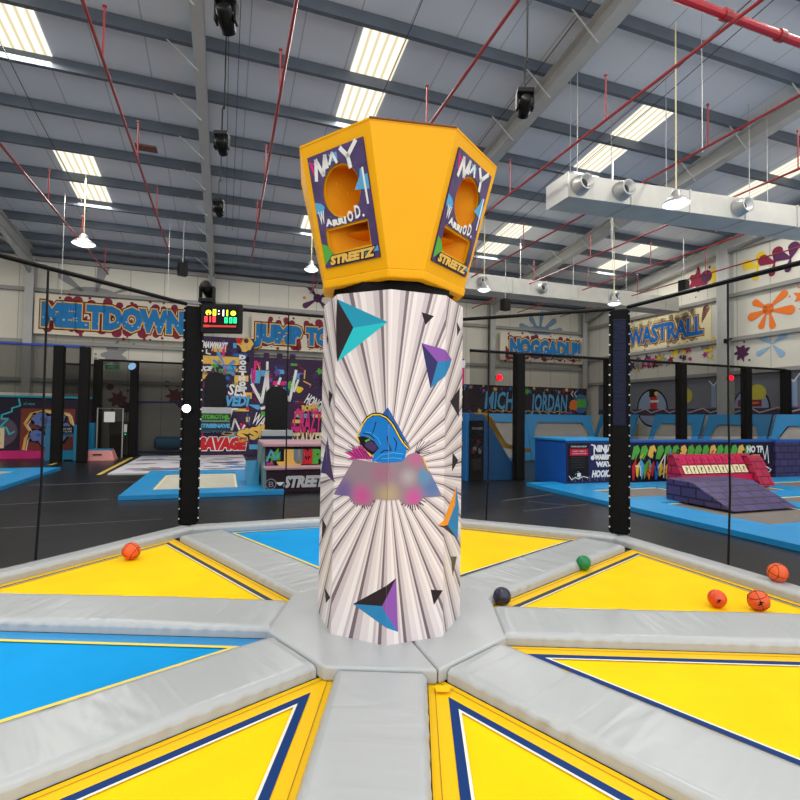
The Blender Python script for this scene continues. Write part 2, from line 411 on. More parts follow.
for k, (lab, c, line) in TR.items():
    t = thing('triangular_trampoline', lab, 'trampoline', dirk(ph(k + .5)) * 2.4, 'triangular trampolines of the arena')
    z = .012
    outer = tri(k, .006, z); d1, d2, d3 = (.125, .175, .19) if c == 'y' else (.14, .175, .18)
    mb = MB(); ring(mb, outer, tri(k, d1 + .01, z), SKIRT_Y if c == 'y' else SKIRT_B)
    o2 = tri(k, .045, z + .003); ring(mb, o2, tri(k, .049, z + .003), mat('cover_seam', (150, 110, 10) if c == 'y' else (20, 90, 140), .6)) if c == 'y' else None  # thin darker seam line near the outer edge of the yellow cover
    mb.build('spring_cover', t, recalc=False)
    mb = MB(); ring(mb, tri(k, d1, z + .004), tri(k, d2, z + .004), line)
    if c == 'y': ring(mb, tri(k, d2, z + .004), tri(k, d3, z + .004), LINE_W)
    mb.build('border_line', t, recalc=False)
    mb = MB(); mb.poly(tri(k, d2 - .01, z - .004), BED_Y if c == 'y' else BED_B); mb.build('bed', t, recalc=False)
# small folded flap of the yellow cover under the front seam
mb = MB(); c0 = dirk(ph(.5)) * 1.03
mb.poly([c0 + Vector(p) for p in ((-.06, .03, .035), (.05, .04, .035), (.03, -.03, .03), (-.05, -.03, .03))], SKIRT_Y)
tag(mb.build('cover_flap', recalc=False), 'small folded yellow flap under the seam of the centre platform', 'flap')

# centre platform
t = thing('centre_platform', 'grey padded octagonal platform round the foot of the column', 'platform')
for a0, n in ((.5, 4), (4.5, 4)):
    mb = MB(); ks = [a0 + i for i in range(n + 1)]; rb = RB
    po = [dirk(ph(k)) * rb for k in ks]; pi_ = [dirk(ph(k)) * .45 for k in ks]
    for L in (po, pi_):   # a hair's breadth at the seams
        e = (L[1] - L[0]).normalized() * .004; L[0] = L[0] + e; e = (L[-2] - L[-1]).normalized() * .004; L[-1] = L[-1] + e
    poly = po + pi_[::-1]; m = len(poly)
    pts = [p + Vector((0, 0, .012)) for p in poly] + [p + Vector((0, 0, .112)) for p in poly]
    mb.faces(pts, [(i, i + 1, m - 2 - i, m - 1 - i) for i in range(n)] + [(m + i, m + i + 1, 2 * m - 2 - i, 2 * m - 1 - i) for i in range(n)] + [(i, (i + 1) % m, m + (i + 1) % m, m + i) for i in range(m)], PAD)
    mb.build('platform_pad', t, bevel=.02, segs=3)

# ------------------------------------------------------------------ the column
PC, RC, HC, ZC = -.0324, .572, 2.50, .112
SIDE = 2 * RC * math.sin(R(22.5))
def cw(s, z, off=0):
    k = math.floor(s / SIDE); f = s / SIDE - k
    a = dirk(PC + R(45) * k) * RC; b = dirk(PC + R(45) * (k + 1)) * RC
    p = a.lerp(b, f); n = dirk(PC + R(45) * (k + .5)); p = p + n * off; p.z = z + .1; return p
def ray_material():
    m = bpy.data.materials.new('printed_sunburst'); m.use_nodes = True; nt = m.node_tree; N = nt.nodes.new; L = nt.links.new
    b = nt.nodes['Principled BSDF']; b.inputs['Roughness'].default_value = .42
    uv = N('ShaderNodeUVMap'); sx = N('ShaderNodeSeparateXYZ'); L(uv.outputs[0], sx.inputs[0])
    def M(op, a, b_=None, c=None):
        n = N('ShaderNodeMath'); n.operation = op
        for i, v in enumerate((a, b_, c)):
            if v is None: continue
            if isinstance(v, (int, float)): n.inputs[i].default_value = v
            else: L(v, n.inputs[i])
        return n.outputs[0]
    x = M('SUBTRACT', sx.outputs[0], -.002); y = M('SUBTRACT', sx.outputs[1], 1.231)
    a = M('ARCTAN2', y, x)
    a2 = M('ADD', a, M('MULTIPLY', M('SINE', M('MULTIPLY', a, 5)), .035))
    fr = M('FRACT', M('MULTIPLY', M('ADD', a2, PI), 38 / (2 * PI)))
    cr = N('ShaderNodeValToRGB'); r = cr.color_ramp; r.interpolation = 'CONSTANT'
    W, P_, D_, W2 = (222, 211, 211), (196, 183, 186), (112, 98, 104), (234, 226, 224)
    els = [(0, D_), (.13, P_), (.34, W), (.62, W2), (.80, P_), (.9, W)]
    r.elements[0].position = 0; r.elements[0].color = srgb(D_)
    r.elements[1].position = els[1][0]; r.elements[1].color = srgb(els[1][1])
    for p, c in els[2:]: e = r.elements.new(p); e.color = srgb(c)
    L(fr, cr.inputs[0]); L(cr.outputs[0], b.inputs['Base Color'])
    tc = N('ShaderNodeTexCoord'); n = N('ShaderNodeTexNoise'); n.inputs['Scale'].default_value = 4; L(tc.outputs['Object'], n.inputs['Vector'])
    bp = N('ShaderNodeBump'); bp.inputs['Strength'].default_value = .25; bp.inputs['Distance'].default_value = .03; L(n.outputs[0], bp.inputs['Height']); L(bp.outputs[0], b.inputs['Normal'])
    return m
SUN = ray_material()
col = thing('padded_column', 'white octagonal padded column printed with grey rays and a hooded figure', 'column', (0, 0, ZC))
mb = MB()
for k in range(-4, 4):
    mb.poly([cw(k * SIDE, ZC - .1), cw((k + .99999) * SIDE, ZC - .1), cw((k + .99999) * SIDE, HC), cw(k * SIDE, HC)], SUN)
mb.poly([cw(k * SIDE, HC) for k in range(-4, 4)], WHITE)
shaft = mb.build('printed_cover', col, recalc=False)
uvl = shaft.data.uv_layers.new(name='UVMap')
for p in shaft.data.polygons:
    if len(p.vertices) > 4: continue
    k = p.index - 4
    for j, li in enumerate(p.loop_indices): uvl.data[li].uv = ((k + (1 if j in (1, 2) else 0)) * SIDE, (ZC - .1) if j < 2 else HC)
def clip(poly, axis_lo, axis_hi):
    for lim, sgn in ((axis_lo, 1), (axis_hi, -1)):
        out = []
        for i in range(len(poly)):
            a, b = poly[i - 1], poly[i]; da, db = (a[0] - lim) * sgn, (b[0] - lim) * sgn
            if (da >= 0) != (db >= 0): f = da / (da - db); out.append((a[0] + (b[0] - a[0]) * f, a[1] + (b[1] - a[1]) * f))
            if db >= 0: out.append(b)
        poly = out
        if not poly: return []
    return poly
def decal(mb, poly, m, l=1):
    lo = math.floor(min(p[0] for p in poly) / SIDE); hi = math.floor(max(p[0] for p in poly) / SIDE)
    for k in range(lo, hi + 1):
        c = clip(poly, k * SIDE + 1e-4, (k + 1) * SIDE - 1e-4)
        if len(c) >= 3: mb.poly([cw(s, z, .0006 * l) for s, z in c], m)
def dline(mb, pts, w, m, l=1):
    for i in range(len(pts) - 1):
        a, b = Vector(pts[i]), Vector(pts[i + 1]); d = (b - a)
        if d.length < 1e-5: continue
        d.normalize(); q = Vector((-d.y, d.x)) * w / 2; e = d * w * .3
        decal(mb, [tuple(a + q - e), tuple(a - q - e), tuple(b - q + e), tuple(b + q + e)], m, l)
A = COL_ART
BROWNK = flat('print_brown_black', (42, 32, 36)); TEAL1 = flat('print_teal', (32, 148, 178)); TEAL2 = flat('print_turquoise', (40, 190, 200))
PN = flat('print_indigo', (52, 50, 100)); PP = flat('print_violet', (140, 84, 170)); PB = flat('print_azure', (45, 128, 180)); OLV = flat('print_olive', (92, 84, 66))
mb = MB()
for n, m in (('arrow_top', TEAL1), ('arrow_low', TEAL2), ('arrow_dark', BROWNK), ('b1', BROWNK), ('c_navy', PN), ('c_purple', PP), ('c_blue', PB), ('d', BROWNK), ('e', BROWNK),
             ('f1', BROWNK), ('f2', BROWNK), ('spike_d', PN), ('spike_p', DPURP), ('g', BROWNK), ('or_o', ORANGEP), ('or_b', PB), ('or_d', DGREY), ('h', OLV), ('i', BROWNK),
             ('k_b', BROWNK), ('k_p', PP), ('k_t', PB), ('l', BROWNK), ('m', BROWNK)):
    decal(mb, A[n], m)
mb.build('printed_shards', col, recalc=False)
# emblem: hooded figure over a blurred plaque
mb = MB()
decal(mb, [(-.01, 1.664), (-.061, 1.605), (.169, 1.375)], flat('print_deep_blue', (40, 90, 165)), 1)
rnd = random.Random(3)
for base, sgn in (((-.2, 1.31), -1), ((.2, 1.33), 1)):
    for i in range(8):
        a = R(8 + i * 10); Ln = rnd.uniform(.1, .19) 
        x, z = base; dx, dz = sgn * math.cos(a) * Ln, math.sin(a) * Ln * .75
        dline(mb, [(x, z), (x + dx, z + dz)], .0045, BROWNK, 1)
for base in ((-.2, 1.03), (.19, 1.03)):
    for i in range(11):
        a = R(-150 + i * 12); dline(mb, [base, (base[0] + math.cos(a) * rnd.uniform(.08, .12), base[1] + math.sin(a) * rnd.uniform(.07, .1))], .007, BROWNK, 1)
decal(mb, A['wingL'], MAG, 2)
for i in range(6): dline(mb, [(-.14 - i * .022, 1.30), (-.19 - i * .024, 1.375 - abs(i - 2) * .012)], .006, BROWNK, 3)
hood = A['hood']
H = [(-.245, 1.461), (-.24, 1.481), (-.202, 1.546), (-.169, 1.586), (-.126, 1.609), (-.071, 1.611), (-.017, 1.589), (.02, 1.55), (.046, 1.512), (.079, 1.454), (.111, 1.41), (.148, 1.373)]
dline(mb, H[2:], .026, BLACKP, 3)
dline(mb, H, .009, YELP, 4)
dline(mb, [(-.245, 1.461), (-.25, 1.441), (-.21, 1.398), (-.137, 1.318)], .012, YELP, 4)
HB = flat('print_hood_blue', (22, 118, 200)); HB2 = flat('print_hood_light', (60, 170, 225))
decal(mb, [(-.234, 1.467), (-.193, 1.545), (-.164, 1.579), (-.123, 1.599), (-.071, 1.601), (-.023, 1.579), (.013, 1.543), (.039, 1.506), (.071, 1.448), (.106, 1.403), (.138, 1.373), (.12, 1.28), (-.013, 1.27), (-.126, 1.28), (-.11, 1.334), (-.073, 1.374), (-.111, 1.421), (-.15, 1.449), (-.222, 1.455)], HB, 5)
decal(mb, [(-.242, 1.449), (-.206, 1.456), (-.15, 1.444), (-.111, 1.421), (-.073, 1.374), (-.121, 1.323), (-.165, 1.346), (-.221, 1.398)], BLACKP, 6)
decal(mb, [(-.177, 1.409), (-.133, 1.421), (-.095, 1.397), (-.083, 1.369), (-.116, 1.348), (-.16, 1.366), (-.188, 1.389)], DPURP, 7)
decal(mb, [(-.186, 1.424), (-.15, 1.44), (-.142, 1.428), (-.177, 1.413)], GREENP, 8)
for L_ in ([(-.13, 1.47), (-.11, 1.52), (-.10, 1.56)], [(-.2, 1.475), (-.15, 1.47), (-.11, 1.44)], [(.02, 1.36), (0, 1.40), (-.01, 1.46)], [(.05, 1.36), (.06, 1.41), (.04, 1.45)], [(-.06, 1.34), (-.03, 1.36), (.01, 1.36)]):
    dline(mb, L_, .007, BLACKP, 6)
for L_ in ([(-.11, 1.28), (-.05, 1.33), (.03, 1.345), (.11, 1.335)], [(-.18, 1.485), (-.13, 1.478), (-.08, 1.44), (-.06, 1.40)], [(-.05, 1.3), (.03, 1.31), (.1, 1.30)]):
    dline(mb, L_, .006, HB2, 6)
mb.build('hooded_emblem', col, recalc=False)
def blur_material():
    m = bpy.data.materials.new('soft_colour_plaque'); m.use_nodes = True; nt = m.node_tree; N = nt.nodes.new; L = nt.links.new; b = nt.nodes['Principled BSDF']; b.inputs['Roughness'].default_value = .5
    uv = N('ShaderNodeUVMap'); base = None
    blobs = [((-.36, 1.05), .16, (98, 82, 140)), ((-.2, 1.03), .13, (190, 70, 140)), ((.2, 1.02), .12, (196, 72, 150)), ((0, 1.05), .14, (176, 156, 120)), ((.34, 1.09), .15, (70, 112, 170)),
             ((.21, 1.3), .1, (182, 92, 140)), ((-.05, 1.2), .12, (160, 100, 130)), ((.27, 1.17), .09, (70, 140, 180)), ((.15, 1.17), .1, (168, 158, 162))]
    rgb = N('ShaderNodeRGB'); rgb.outputs[0].default_value = srgb((142, 118, 132)); base = rgb.outputs[0]
    for (x, y), r, c in blobs:
        d = N('ShaderNodeVectorMath'); d.operation = 'DISTANCE'; L(uv.outputs[0], d.inputs[0]); d.inputs[1].default_value = (x, y, 0)
        mr = N('ShaderNodeMapRange'); mr.interpolation_type = 'SMOOTHSTEP'; mr.inputs['From Min'].default_value = 0; mr.inputs['From Max'].default_value = r; mr.inputs['To Min'].default_value = .95; mr.inputs['To Max'].default_value = 0
        L(d.outputs['Value'], mr.inputs['Value']); mx = N('ShaderNodeMix'); mx.data_type = 'RGBA'
        L(mr.outputs[0], mx.inputs[0]); L(base, mx.inputs[6]); mx.inputs[7].default_value = srgb(c); base = mx.outputs[2]
    L(base, b.inputs['Base Color']); return m
mb = MB(); BLM = blur_material()
decal(mb, [(-.436, 1.022), (-.27, 1.29), (-.1, 1.27), (.1, 1.28), (.15, 1.33), (.21, 1.345), (.262, 1.31), (.42, 1.022), (.27, 1.02), (.23, .975), (.13, .975), (.09, 1.015), (-.1, 1.015), (-.13, .965), (-.26, .965), (-.31, 1.02)], BLM, 9)
pl = mb.build('blurred_plaque', col, recalc=False); uvl = pl.data.uv_layers.new(name='UVMap')
for p in pl.data.polygons:
    n = p.center; a = math.atan2(n.x, -n.y); k = math.floor((a - PC) / R(45)); tt = nrm(PC + R(45) * (k + .5))
    for li in p.loop_indices:
        co = pl.data.vertices[pl.data.loops[li].vertex_index].co; uvl.data[li].uv = ((k + .5) * SIDE + co.dot(tt), co.z - .1)
pl.data.update()
mb = MB(); dline(mb, [(.262, 1.31), (.29, 1.25), (.31, 1.21)], .008, YELP, 10); mb.build('yellow_trim_line', col, recalc=False)
mb = MB(); mb.prism([(  .49 * math.sin(PI * i / 4 + .3), -.49 * math.cos(PI * i / 4 + .3)) for i in range(8)], 2.6, 2.80, BLACK_VINYL); mb.build('black_neck', col)

# ------------------------------------------------------------------ the yellow head with holes
head = thing('target_head', 'big yellow flaring target box with round and square holes on the column', 'target box', (0, 0, 2.72))
AL = R(9); ZT, ZB, RT, RBT = 3.695, 2.75, .83, .58
def hv(i, top):   # 8 vertices, two for each corner face
    q, s = divmod(i, 2); half = R(21.5 if top else 13.0)
    a = AL + R(90) * q + (-half if s == 0 else half); return dirk(a) * (RT if top else RBT) + Vector((0, 0, ZT if top else ZB))
mb = MB()
for q in range(4):
    a, b = 2 * q, 2 * q + 1; mb.poly([hv(a, 0), hv(b, 0), hv(b, 1), hv(a, 1)], YELLOW_VINYL)
def holed(quad, holes):
    vs = [Vector(p) for p in quad]; es = [(i, (i + 1) % 4) for i in range(4)]
    for h in holes:
        n = len(vs); vs += [Vector(p) for p in h]; es += [(n + i, n + (i + 1) % len(h)) for i in range(len(h))]
    r = delaunay_2d_cdt(vs, es, [], 0, 1e-6); out = []
    def inside(p, poly):
        c = False
        for i in range(len(poly)):
            a, b = poly[i - 1], poly[i]
            if (a[1] > p[1]) != (b[1] > p[1]) and p[0] < (b[0] - a[0]) * (p[1] - a[1]) / (b[1] - a[1]) + a[0]: c = not c
        return c
    for f in r[2]:
        c = sum((r[0][i] for i in f), Vector((0, 0))) / len(f)
        if inside(c, quad) and not any(inside(c, h) for h in holes): out.append(tuple(f))
    return r[0], out
FACES = []
for q in range(4):
    a, b = 2 * q + 1, (2 * q + 2) % 8
    bl, br, tl, tr = hv(a, 0), hv(b, 0), hv(a, 1), hv(b, 1)
    o = (bl + br) / 2; ux = (br - bl).normalized(); uy = ((tl + tr) / 2 - o); hh = uy.length; uy.normalize(); n = ux.cross(uy)
    P = lambda x, y, d=0, o=o, ux=ux, uy=uy, n=n: o + ux * x + uy * y + n * d
    wb, wt = (br - bl).length / 2, (tr - tl).length / 2
    circ = [(.01 + .165 * math.cos(2 * PI * i / 32), .545 * hh / .91 + .172 * math.sin(2 * PI * i / 32)) for i in range(32)]
    rect = [(-.19, .185), (.19, .185), (.19, .345), (-.19, .345)]
    vs, fs = holed([(-wb, 0), (wb, 0), (wt, hh), (-wt, hh)], [circ, rect])
    mb.faces([P(v[0], v[1]) for v in vs], fs, YELLOW_VINYL)
    for hole in (circ, rect):   # V shaped pocket behind each hole
        x0, x1 = min(p[0] for p in hole) - .03, max(p[0] for p in hole) + .03; y0, y1 = min(p[1] for p in hole) - .02, max(p[1] for p in hole) + .02
        cx = -.02 if hole is circ else .03; dp = .24 if hole is circ else .20
        pk = [P(x0, y0, -.004), P(x0, y1, -.004), P(cx, y1, -dp), P(cx, y0, -dp), P(x1, y0, -.004), P(x1, y1, -.004)]
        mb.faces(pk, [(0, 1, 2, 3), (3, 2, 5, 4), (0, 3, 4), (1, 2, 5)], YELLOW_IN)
    FACES.append((P, circ, rect, hh))
    # the wedge that divides the lower hole from the chute
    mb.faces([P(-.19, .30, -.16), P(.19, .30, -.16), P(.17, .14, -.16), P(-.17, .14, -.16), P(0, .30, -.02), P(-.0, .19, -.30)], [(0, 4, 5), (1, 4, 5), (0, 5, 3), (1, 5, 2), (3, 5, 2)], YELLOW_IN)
mb.poly([hv(i, 1) - Vector((0, 0, .015)) for i in range(8)], YELLOW_VINYL)
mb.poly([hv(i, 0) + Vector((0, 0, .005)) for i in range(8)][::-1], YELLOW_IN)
mb.build('yellow_shell', head, recalc=False)
mb = MB()   # lip under the shell
def octo(r, z): return [dirk(AL + R(90) * (i // 2) + (-R(13) if i % 2 == 0 else R(13))) * r + Vector((0, 0, z)) for i in range(8)]
lo, hi_ = octo(.578, 2.685), octo(.592, 2.748); il, ih = octo(.5, 2.685), octo(.5, 2.748)
mb.faces(lo + hi_ + il + ih, [(i, (i + 1) % 8, 8 + (i + 1) % 8, 8 + i) for i in range(8)] + [(8 + i, 8 + (i + 1) % 8, 24 + (i + 1) % 8, 24 + i) for i in range(8)] + [(i, (i + 1) % 8, 16 + (i + 1) % 8, 16 + i) for i in range(8)], YELLOW_VINYL)
mb.build('bottom_rim', head, bevel=.012, segs=3)
mb = MB(); ea = hv(1, 1); eb = hv(2, 1); 
mb.tube([hv(0, 1), hv(1, 1)], .008, mat('plywood_edge', (120, 72, 40), .7), 6); mb.build('top_edge_batten', head)
PANELBG = mat('panel_purple_print', (76, 56, 108), .35, var=.3, vscale=9)
for P, circ, rect, hh in FACES:
    mb = MB(); px0, px1, y0, y1 = -.262, .262, .085, hh * .895
    c2 = [(.01 + .175 * math.cos(2 * PI * i / 32), .545 * hh / .91 + .182 * math.sin(2 * PI * i / 32)) for i in range(32)]
    r2 = [(-.205, .17), (.205, .17), (.205, .36), (-.205, .36)]
    vs, fs = holed([(px0, y0), (px1, y0), (px1, y1), (px0, y1)], [c2, r2])
    mb.faces([P(v[0], v[1], .014) for v in vs], fs, PANELBG)
    mb.faces([P(x, y, d) for d in (0, .014) for x, y in ((px0, y0), (px1, y0), (px1, y1), (px0, y1))], [(0, 1, 5, 4), (1, 2, 6, 5), (2, 3, 7, 6), (3, 0, 4, 7)], DPURP)
    pan = mb.build('target_panel', head, recalc=False)
    ux = P(1, 0) - P(0, 0); uy = P(0, 1) - P(0, 0); F = Plane(P(0, 0, .014), ux, uy); F.k = .0012; _f = F.p; F.p = lambda x, y, l=0, g=_f: g(x, y + (.05 if y > .62 else .045), l)
    F.poly([(.13, .52), (.26, .50), (.26, .60), (.23, .60), (.23, .64), (.2, .64), (.19, .6)], SKYB); F.poly([(-.26, .44), (-.2, .42), (-.17, .47), (-.2, .50), (-.26, .52)], SKYB)
    F.poly([(-.06, .80), (.02, .80), (.02, .75), (-.03, .745)], SKYB)
    F.poly([(-.26, .06), (-.16, .14), (-.21, .2), (-.26, .22)], GREENP); F.stroke([(-.235, .78), (-.215, .70)], .018, PINKP); F.stroke([(-.25, .79), (-.2, .77)], .012, PINKP)
    F.rect(-.0, .06, .2, .085, SKYB); F.rect(.08, .085, .26, .12, SKYB)
    F.stroke([(-.205, .66), (-.18, .79), (-.13, .68), (-.09, .80), (-.085, .72)], .032, WHITE, 2)
    F.stroke([(-.06, .735), (-.02, .80), (.01, .73)], .022, WHITE, 2); F.stroke([(.06, .81), (.115, .745), (.2, .82)], .032, WHITE, 2); F.stroke([(.115, .75), (.125, .67)], .032, WHITE, 2)
    F.stroke([(.225, .64), (.23, .41)], .017, WHITE, 2)
    for i, ch in enumerate('WARRIOD'):
        x = -.2 + i * .06; y = .43 - .16 * math.sin(PI * (i + .6) / 7.6) ** .8 if i < 6 else .34
        x, y = [(-.235, .36), (-.175, .335), (-.115, .325), (-.06, .325), (-.005, .32), (.03, .325), (.10, .335)][i]
        F.text(ch, x, y, x + (.052 if ch != 'I' else .015), y + [.09, .045, .04, .04, .045, .07, .085][i], WHITE, 2, bold=.006)
    F.disc(.175, .34, .01, WHITE, 2, n=8)
    F.text('STREETZ', -.2, .058, .22, .115, GOLDP, 2, bold=.008, outline=BLACKP, ow=.008, shear=.2)
    for i in range(12): rr = random.Random(i); F.disc(rr.uniform(-.25, .25), rr.choice((.33, .40, .5, .6)) + rr.uniform(-.02, .02), .004, YELP if i % 3 else GREENP, 1, n=6) if i % 2 else None
    F.build('lettering', pan)

# ------------------------------------------------------------------ balls
def ball(x, y, z0, r, m, label, seams=None, logo=False, rot=0):
    t = thing('foam_ball', label, 'ball', (x, y, z0))
    bm = bmesh.new(); bmesh.ops.create_uvsphere(bm, u_segments=32, v_segments=20, radius=r)
    me = bpy.data.meshes.new('ball_skin'); bm.to_mesh(me); bm.free(); me.materials.append(m)
    for p in me.polygons: p.use_smooth = True
    o = bpy.data.objects.new('ball_skin', me); COL.objects.link(o); o.parent = t; o.location = (0, 0, r)
    if seams:
        mb = MB(); Mx = Matrix.Rotation(R(rot), 3, 'Y') @ Matrix.Rotation(R(20), 3, 'X')
        for off, ax in ((0, 0), (.0, 1), (.55, 2), (-.55, 2)):
            pts = []
            for i in range(33):
                a = 2 * PI * i / 32; rr = math.sqrt(1 - off * off) * r * 1.004
                p = [Vector((math.cos(a) * rr, math.sin(a) * rr, 0)), Vector((math.cos(a) * rr, 0, math.sin(a) * rr)), Vector((off * r, math.cos(a) * rr, math.sin(a) * rr))][ax]
                pts.append(Mx @ p + Vector((x, y, z0 + r)))
            mb.tube(pts, r * .028, seams, 6, cap=False)
        mb.build('seam_lines', t)
    if logo:
        n = (CAM - Vector((x, y, z0 + r))).normalized(); ux = Vector((0, 0, 1)).cross(n).normalized(); uy = n.cross(ux)
        F = Plane(Vector((x, y, z0 + r)) + n * r * .93, ux, uy); F.k = r * .05
        F.stroke([(0, -r * .45), (r * .25, -r * .3), (r * .1, -r * .15), (r * .38, -r * .12)], r * .13, BLACKP, 1); F.build('printed_mark', t)
ORB = mat('orange_rubber', (232, 92, 38), .5, bump=.2, bscale=90); ORB2 = mat('orange_red_rubber', (226, 78, 30), .3); GRB = mat('green_vinyl_ball', (20, 122, 70), .28); NVB = mat('navy_vinyl_ball', (38, 40, 60), .28)
SEAM = flat('ball_seam', (90, 35, 20))
ball(-2.976, 1.79, .01, .097, ORB, 'orange basketball on the left yellow trampoline', SEAM, rot=30)
ball(2.173, 1.55, .012, .08, GRB, 'small green ball beside the right walkway pad')
ball(1.02, .47, .012, .08, NVB, 'small navy ball in the corner of the centre platform')
ball(2.98, .47, .01, .078, ORB2, 'orange red ball on the right trampoline, left of two', None, logo=True)
ball(3.31, .40, .01, .088, ORB, 'orange basketball half behind the right walkway pad', SEAM, logo=True, rot=70)
ball(3.885, .915, .1, .092, ORB, 'orange basketball resting on the right edge pad', SEAM, rot=10)

# ------------------------------------------------------------------ arena nets and posts
NTOP = 3.28; RN = 4.39
def corner(k): return dirk(ph(k)) * RN
LACE = flat('white_lacing', (225, 225, 225))
def post(k, label, navy):
    p = corner(k) * .978; t = thing('padded_net_post', label, 'post', (p.x, p.y, 0)); w = .25; a = math.atan2(p.x, -(p.y + 4.115)) 
    d = (p - Vector((CAM.x, CAM.y, 0))).normalized(); rot = math.atan2(d.y, d.x) - PI / 2
    q = Vector((math.cos(rot), math.sin(rot), 0)); f = Vector((-math.sin(rot), math.cos(rot), 0)); c = p + f * .1
    mb = MB(); mb.box(c + Vector((0, 0, 1.68)), (w * .93, w * .8, 3.16), BLACK_VINYL, rot=rot); mb.build('post_pad', t, bevel=.03, segs=3)
    mb = MB()
    for s in (-1, 1): mb.box(c + q * s * w * .49 - f * w * .3 + Vector((0, 0, 1.68)), (.028, .02, 3.1), METAL_DARK, rot=rot)
    mb.build('lacing_strip', t)
    mb = MB()
    for s in (-1, 1):
        for i in range(22): mb.box(c + q * s * (w * .51) - f * (w * .34) + Vector((0, 0, .2 + i * .142)), (.016, .012, .02), LACE, rot=rot + .5)
    tag(mb.build('lacing', t), kind='stuff')
    if navy:
        mb = MB(); mb.box(c + q * .0 - f * w * .405 + Vector((0, 0, 2.36)), (w * .66, .02, 1.5), NAVY_VINYL, rot=rot); mb.build('navy_sleeve', t, bevel=.008)
post(-3, 'black padded net post on the left carrying the scoreboard', False)
post(3, 'black padded net post on the right with a navy sleeve', True)
post(4, 'black padded net post behind the column', False)
for k, lab, ts in ((-2.5, 'black safety net along the left side of the arena', (-3.72, 1.4)), (-3.5, 'black safety net left of the column at the back', (-1.6, 3.64)),
               (3.5, 'black safety net right of the column at the back', (1.48, 3.69)), (2.5, 'black safety net along the right side of the arena', (3.70, 1.44))):
    a, b = corner(k - .5), corner(k + .5); t = thing('safety_net', lab, 'net', ((a.x + b.x) / 2, (a.y + b.y) / 2, 0), 'safety nets round the arena')
    d = (b - a).normalized(); a2, b2 = a + d * .1, b - d * .1
    mb = MB(); mb.poly([a2 + Vector((0, 0, .1)), b2 + Vector((0, 0, .1)), b2 + Vector((0, 0, NTOP)), a2 + Vector((0, 0, NTOP))], NET); mb.build('mesh_panel', t, recalc=False)
    mb = MB(); mb.tube([a2 + Vector((0, 0, NTOP)), b2 + Vector((0, 0, NTOP))], .028, BLACK_PLASTIC, 8); mb.build('top_rail', t)
    m_ = a + d * ((Vector((ts[0], ts[1], 0)) - a).dot(d)); n = Vector((-d.y, d.x, 0)) * .01
    mb = MB(); mb.tube([m_ + n + Vector((0, 0, NTOP)), m_ + n * 1.5 + Vector((.0, 0, 1.8)), m_ + n + d * (-.01) + Vector((0, 0, .9)), m_ + n + d * .02 + Vector((0, 0, .1))], .012, BLACK_PLASTIC, 6); mb.build('seam_cord', t)

# scoreboard
t = thing('scoreboard', 'black LED scoreboard showing 0:11 at the top of the left post', 'scoreboard', (-2.46, 3.1, 2.87))
mb = MB(); mb.box((-2.46, 3.13, 3.065), (.58, .08, .42), BLACK_PLASTIC); mb.build('case', t, bevel=.012)
F = Plane((-2.46 - .29, 3.088, 2.86), (1, 0, 0), (0, 0, 1)); F.k = .003; F.x = F.x * 1.0
F.rect(.045, .04, .535, .37, flat('screen_black', (8, 8, 9)), 0)
F.o = F.o + Vector((-.0, 0, -.028)); _p = F.p; F.p = lambda x, y, l=0: _p(.045 + (x - .045) * 1.12, y * 1.06, l)
F.disc(.105, .295, .036, LED_Y, 1); F.poly([(.095, .29), (.12, .29), (.12, .26), (.105, .255)], BLACKP, 2)
def seg(x, y, w, h, m, full=True):
    F.rect(x, y, x + w, y + h, m, 1)
    if full: F.rect(x + w * .38, y + h * .2, x + w * .62, y + h * .8, BLACKP, 2)
seg(.16, .255, .042, .085, LED_Y); F.rect(.228, .31, .245, .327, LED_W, 1); F.rect(.228, .27, .245, .287, LED_W, 1)
F.rect(.285, .25, .303, .335, LED_W, 1); F.rect(.335, .25, .353, .335, LED_Y, 1); F.disc(.42, .29, .034, LED_Y, 1)
for x, f_ in ((.055, 1), (.12, 0), (.16, 1)): seg(x, .165, .038 if f_ else .018, .078, LED_R, f_)
for x in (.31, .37, .425): seg(x, .155, .04, .08, LED_G)
F.rect(.045, .1, .46, .125, DIM_RED, 1); F.rect(.045, .095, .12, .13, DIM_RED, 2)
F.build('display', t)
# moving head lamp on the post
def moving_head(p, label, s=1, hang=True, group=None, yaw=0):
    t = thing('stage_light', label, 'stage light', p, group); p = Vector(p); k = -1 if hang else 1
    mb = MB(); mb.box(p + Vector((0, 0, -k * 0 + k * .03 * s)), (.2 * s, .16 * s, .06 * s), BLACK_PLASTIC, rot=yaw); mb.build('base', t, bevel=.01)
    mb = MB()
    for sx in (-1, 1): MB().box(p + Vector((sx * .095 * s, 0, k * .14 * s)), (.025 * s, .09 * s, .2 * s), BLACK_PLASTIC).build('yoke_arm', t, bevel=.006)
    M = Matrix.Rotation(R(60), 3, 'X'); mb = MB(); mb.lathe([(0, -.13 * s), (.07 * s, -.12 * s), (.08 * s, 0), (.075 * s, .1 * s), (.06 * s, .12 * s), (0, .11 * s)], BLACK_PLASTIC, c=p + Vector((0, 0, k * .2 * s)), n=16, M=M); mb.build('lamp_head', t, smooth=True)
    if hang:
        mb = MB(); mb.tube([p + Vector((0, 0, .0)), p + Vector((0, 0, .35 * s)), p + Vector((.03, 0, .42 * s))], .012 * s, BLACK_PLASTIC, 6); mb.build('hanging_clamp', t)
moving_head((-2.68, 3.13, 3.29), 'black stage light on top of the left net post', 1.0, hang=False)
t = thing('spot_lamp', 'small glowing white lamp on the left net post', 'lamp', (-2.88, 3.0, 1.77)); mb = MB()
M = Matrix.Rotation(R(90), 3, 'X')
